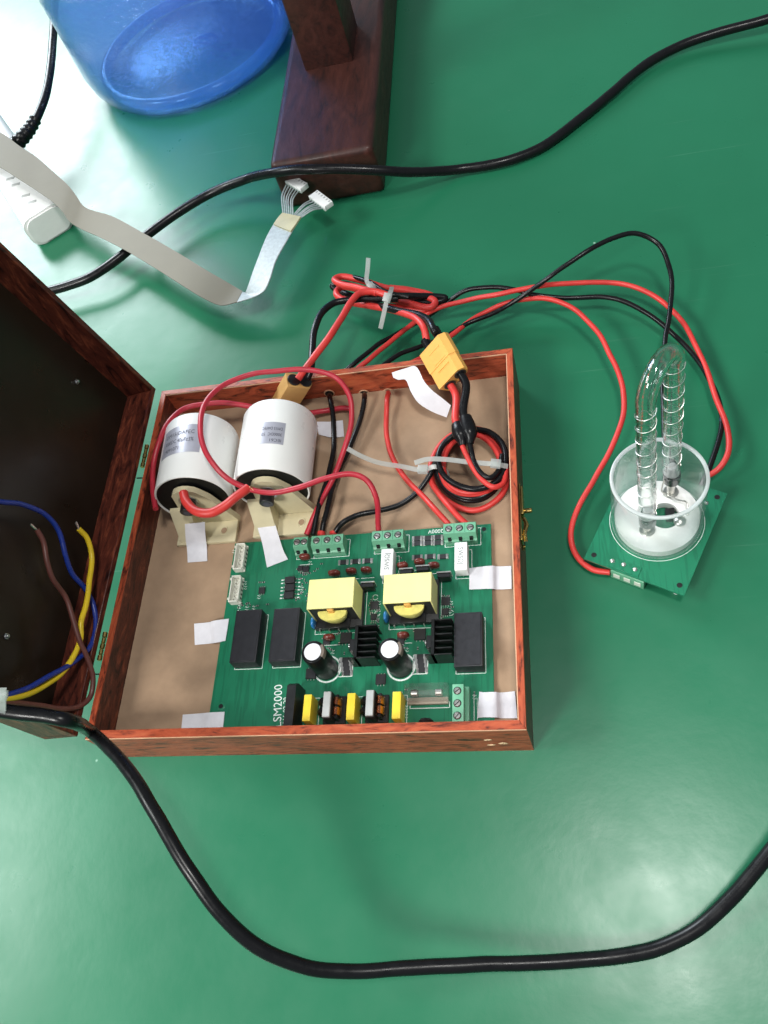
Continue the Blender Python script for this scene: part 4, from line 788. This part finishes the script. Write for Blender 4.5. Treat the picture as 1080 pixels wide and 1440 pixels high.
wire('yellow_wire', [PX(111, 744, -.020), PX(122, 757, -.018), PX(130, 783, -.016), PX(126, 815, -.014), PX(122, 850, -.012), PX(115, 875, -.011), PX(114, 898, -.011), PX(104, 923, -.012), PX(85, 948, -.014), PX(55, 969, -.017), PX(20, 980, -.020), PX(-20, 984, -.024)], .0023, 'yellowwire', 'yellow mains core wire with a stripped end over the lid edge', 'wire', 'stripped mains cores')
wire('brown_wire', [PX(52, 745, -.026), PX(61, 765, -.024), PX(66, 790, -.022), PX(75, 815, -.020), PX(92, 840, -.018), PX(102, 870, -.014), PX(113, 903, -.009), PX(124, 930, -.005), PX(131, 955, -.003), PX(128, 978, -.004), PX(112, 993, -.007), PX(85, 996, -.011), PX(50, 991, -.016), PX(0, 987, -.022), PX(-30, 986, -.026)], .0021, 'brownwire', 'brown mains core wire with a stripped end beside the blue one', 'wire', 'stripped mains cores')
for (a, c, lb) in (((111, 744, -.020), (107, 735, -.021), 'yellow'), ((52, 745, -.026), (44, 737, -.027), 'brown')):
    b = MB()
    for k in range(6): dd = V((0, random.uniform(-1, 1), random.uniform(-1, 1)))*.0009; b.tube([PX(*a)+dd*.5, PX(*c)+dd], .0006, 6)
    tag(b.build('bare_strands', 'tin'), 'bare tinned strands at the end of the %s mains wire' % lb, 'wire end', 'stripped wire ends')
b = MB(); tieo = thing('cable_tie', PX(3, 1000, -.012), 'white cable tie round the mains cores at the left picture edge', 'cable tie', 'clear cable ties')
c0, c1_ = PY(3, 1006, -.0215), PY(4, 968, -.012); dv = (c1_-c0); b.obox((c0+c1_)/2, dv/2, V((.0024, 0, 0)), dv.normalized().cross(Xa)*.0007); b.build('strap', 'tie', tieo)
b = MB(); b.obox(c0.lerp(c1_, .72), dv.normalized()*.0036, V((.0032, 0, 0)), dv.normalized().cross(Xa)*.0022, .0005); b.build('head', 'tie', tieo)
wire('power_cable', [P(1200, -15, .030), P(1140, 5, .024), P(1080, 27, .018), P(1020, 43, .014), P(960, 63, .010), P(905, 93, .008), P(860, 131, .007), P(810, 172, .006), P(760, 208, .006), P(710, 227, .007), P(640, 239, .010), PY(580, 242, .630), PY(540, 240, .622), PY(490, 238, .620), PY(430, 238, .622), PY(390, 242, .630), P(345, 252, .040), P(290, 275, .028), P(240, 306, .026), P(200, 336, .026), P(165, 364, .026), P(130, 388, .024), P(95, 402, .022), P(40, 415, .022), P(-60, 430, .022)], .0054, 'blackwire', 'long black power cable crossing the table in front of the mahogany stand', 'cable', None, 8, 16)
wire('plug_cable', [P(85, -60, .10), P(77, 0, .085), P(75, 45, .075), P(71, 95, .066), P(64, 135, .058), P(52, 165, .052), P(38, 186, .048)], .0056, 'blackwire', 'black plug cable coming down beside the blue water jug', 'cable', None, 8, 14)
# ================================================================== POWER STRIP AND PLUG
pa = V((-.58, .815, 0)); pw = V((.815, .58, 0)); po = P(82, 334, 0)
ps = thing('power_strip', po, 'white power strip with socket slots under the grey ribbon cable', 'power strip')
def rrect(hw, h, r, k=6):
    out = []
    for cx, cz, a0 in ((hw-r, h-r, 0), (-hw+r, h-r, 90), (-hw+r, r, 180), (hw-r, r, 270)):
        for i in range(k+1): a = math.radians(a0+90*i/k); out.append((cx+r*math.cos(a), cz+r*math.sin(a)))
    return out
b = MB(); b.prism(rrect(.0285, .0385, .013), po+pa*.004, pw, Za, pa, .30); body = b.build('housing', 'white', ps, True, 30)
b = MB(); b.prism(rrect(.0296, .0400, .0145), po+pa*.003-V((0, 0, 0)), pw, Za, pa, .0035); b.build('end_rim', 'white', ps, True, 30)
b = MB(); b.prism([(x*.86, .003+z*.86) for x, z in rrect(.0296, .0400, .0145)], po+pa*.0005, pw, Za, pa, .003); b.build('end_cap', 'white', ps, True, 30)
for px, py in ((14.5, 251), (22, 259.5), (36, 275), (45, 284)):
    c = P(px, py, .0386); b = MB(); b.obox(c, (pw*.9-pa*.5).normalized()*.0060, (pa*.9+pw*.5).normalized()*.0024, V((0, 0, .0003)), .0003, 1); b.build('socket_slot', 'greytape', body)
pl = thing('black_plug', P(30, 193, .030), 'black plug end pushed into the white power strip', 'plug')
pp = [P(50, 168, .052), P(42, 181, .049), P(33, 192, .047), P(22, 203, .043), P(12, 214, .040)]
b = MB(); sp = smooth(pp, 8); rad = [.0068+(.0012 if i % 4 < 2 else 0)+.0035*i/len(sp) for i in range(len(sp))]; b.tube(sp, 0, 14, rad=rad); b.build('strain_relief', 'blackwire', pl)
b = MB(); c = P(8, 219, .046); b.obox(c, (pp[-1]-pp[0]).normalized()*.012, V((.010, .008, 0)), V((0, 0, .008)), .003); b.build('plug_body', 'blackwire', pl)
# ================================================================== RIBBON CABLE
rb = thing('ribbon_cable', P(200, 345, 0), 'flat grey ribbon cable ending in two white connectors', 'cable')
E1 = [((-40, 165, .075), (-45, 212, .075)), ((4, 188, .068), (0, 235, .068)), ((28, 206, .064), (22, 249, .064)), ((50, 220, .060), (50, 267, .058)), ((74, 241, .056), (74, 284, .053)), ((96, 261, .052), (88, 298, .048)), ((107, 275, .048), (97, 311, .043)), ((119, 291, .043), (112, 321, .038)), ((157, 304, .040), (139, 333, .037)), ((200, 327, .040), (178, 353, .039)), ((249, 355, .040), (226, 382, .040)), ((290, 380, .038), (262, 405, .038)), ((316, 395, .034), (287, 420, .034)), ((333, 405, .030), (311, 429.5, .030)), ((341, 410, .028), (333, 425, .032))]
E2 = [((333, 405, .030), (311, 429.5, .030)), ((341, 410, .028), (333, 425, .032)), ((344, 411, .028), (354, 418.5, .034)), ((345, 411, .030), (366, 413, .036)), ((347, 407, .032), (373, 407, .038)), ((353, 389, .036), (380, 392, .040)), ((363, 362, .040), (388, 367, .042)), ((375, 332, .042), (402, 341, .044)), ((386, 313, .042), (413, 322, .044)), ((396, 300, .041), (422, 305, .043))]
b = MB(); b.strip([(P(*a), P(*c)) for a, c in E1], .0009, 5); b.build('ribbon', 'ribbon', rb, True, 80)
b = MB(); b.strip([(P(*a)-V((0, 0, .0004)), P(*c)-V((0, 0, .0004))) for a, c in E2[1:]], .0007, 5, 12, .00035); b.build('ribbon', 'ribbonpale', rb, True, 80)
b = MB(); b.strip([(P(385, 316, .0432), P(409, 326, .0452)), (P(392, 306, .0428), P(417, 315, .045)), (P(397.5, 300, .042), P(423, 305.5, .044))], .0022, 4); b.build('glue_patch', 'glue', rb, True, 60)
for cx, cy, s0, s1, w0, lb in ((412, 258, (398, 300), (412, 302), ((403, 259), (420, 268)), 0), (447, 283, (412, 303), (423, 306), ((438, 281), (454, 293)), 1)):
    for i in range(6):
        f = i/5; a = P(s0[0]+(s1[0]-s0[0])*f, s0[1]+(s1[1]-s0[1])*f, .042+f*.001); c = P(w0[0][0]+(w0[1][0]-w0[0][0])*f, w0[0][1]+(w0[1][1]-w0[0][1])*f, .036)
        m_ = a.lerp(c, .5)+V((.002 if lb else -.002, -.001+.001*math.sin(i*2.), .004+.001*math.sin(i*3.)))
        q = MB(); q.tube(smooth([a-(c-a)*.12, a, m_, c], 6), .0008, 7); q.build('conductor', 'ribbonpale', rb)
    A = P(w0[0][0]-2, w0[0][1]-3, .036); B = P(w0[1][0]+3, w0[1][1]+1, .036); wv = (B-A); ln = V((-wv.y, wv.x, 0)).normalized(); c = (A+B)/2+ln*.0055
    q = MB(); q.obox(c, wv/2, ln*.0060, V((0, 0, .0030)), .0005); h = q.build('connector_housing', 'white', rb)
    for i in range(6): q = MB(); q.obox(c+wv*((i+.5)/6-.5)+ln*.0035+V((0, 0, .0030)), wv.normalized()*.0008, ln*.0014, V((0, 0, .0002))); q.build('contact_window', 'greytape', h)
    q = MB(); q.obox(c-ln*.0055, wv*.54, ln*.0008, V((0, 0, .0024)), .0003, 1); q.build('housing_lip', 'white', h)
# ================================================================== MAHOGANY STAND
st = thing('wooden_stand', (.137, .85, 0), 'dark mahogany stand with thick foot and upright post', 'stand')
b = MB(); b.box(.0775, .1975, .640, 1.16, 0, .062, .008, 3); b.build('foot', 'stand_wood', st)
pc = P(430, 94, .062); pd = P(497, 86, .062)
b = MB(); b.box(pc.x, pd.x, pd.y, pd.y+.075, .060, .56, .003); b.build('post', 'stand_wood', st)
# ================================================================== WATER JUG
JC = V((-.101, 1.006, 0)); jr = .157
outer = [(.001, .030), (.040, .029), (.085, .024), (.108, .010), (.118, .002), (.128, .0), (.138, .003), (.147, .011), (.1535, .024), (jr, .042), (jr, .060), (jr, .150), (.152, .160), (.152, .172), (jr, .182), (jr, .330), (.140, .375), (.08, .425), (.032, .44), (.030, .485)]
th = .0022
inner = [(max(.0009, r-th*.7), z+th*.8) for r, z in outer][::-1]
b = MB(); b.lathe(outer+inner, JC, Xa, Ya, Za, 96); b.f = [f for f in b.f if len(f) == 4]; b.m = b.m[:len(b.f)]
jug = thing('water_jug', JC, 'translucent blue plastic water jug standing beside the mahogany stand', 'jug'); b.build('bottle', 'jug', jug, True, 60)
q = P(268, 62, .021); b = MB(); b.lathe([(.0215, 0), (.0205, .005), (.014, .010), (.0055, .0125), (.001, .0125)], V((JC.x+.03, JC.y-.02, .0235)), Xa, Ya*.5, Za, 28); b.build('base_dimple', 'jug_gloss', jug, True, 60)
b = MB(); b.tube([V((JC.x+.131*math.cos(a*.0654), JC.y+.131*math.sin(a*.0654), .0150)) for a in range(96)], .0085, 16, closed=True); b.build('highlight_ring', 'jug_gloss', jug, True, 60)  # paler glossy ring added inside the base to carry the window highlight
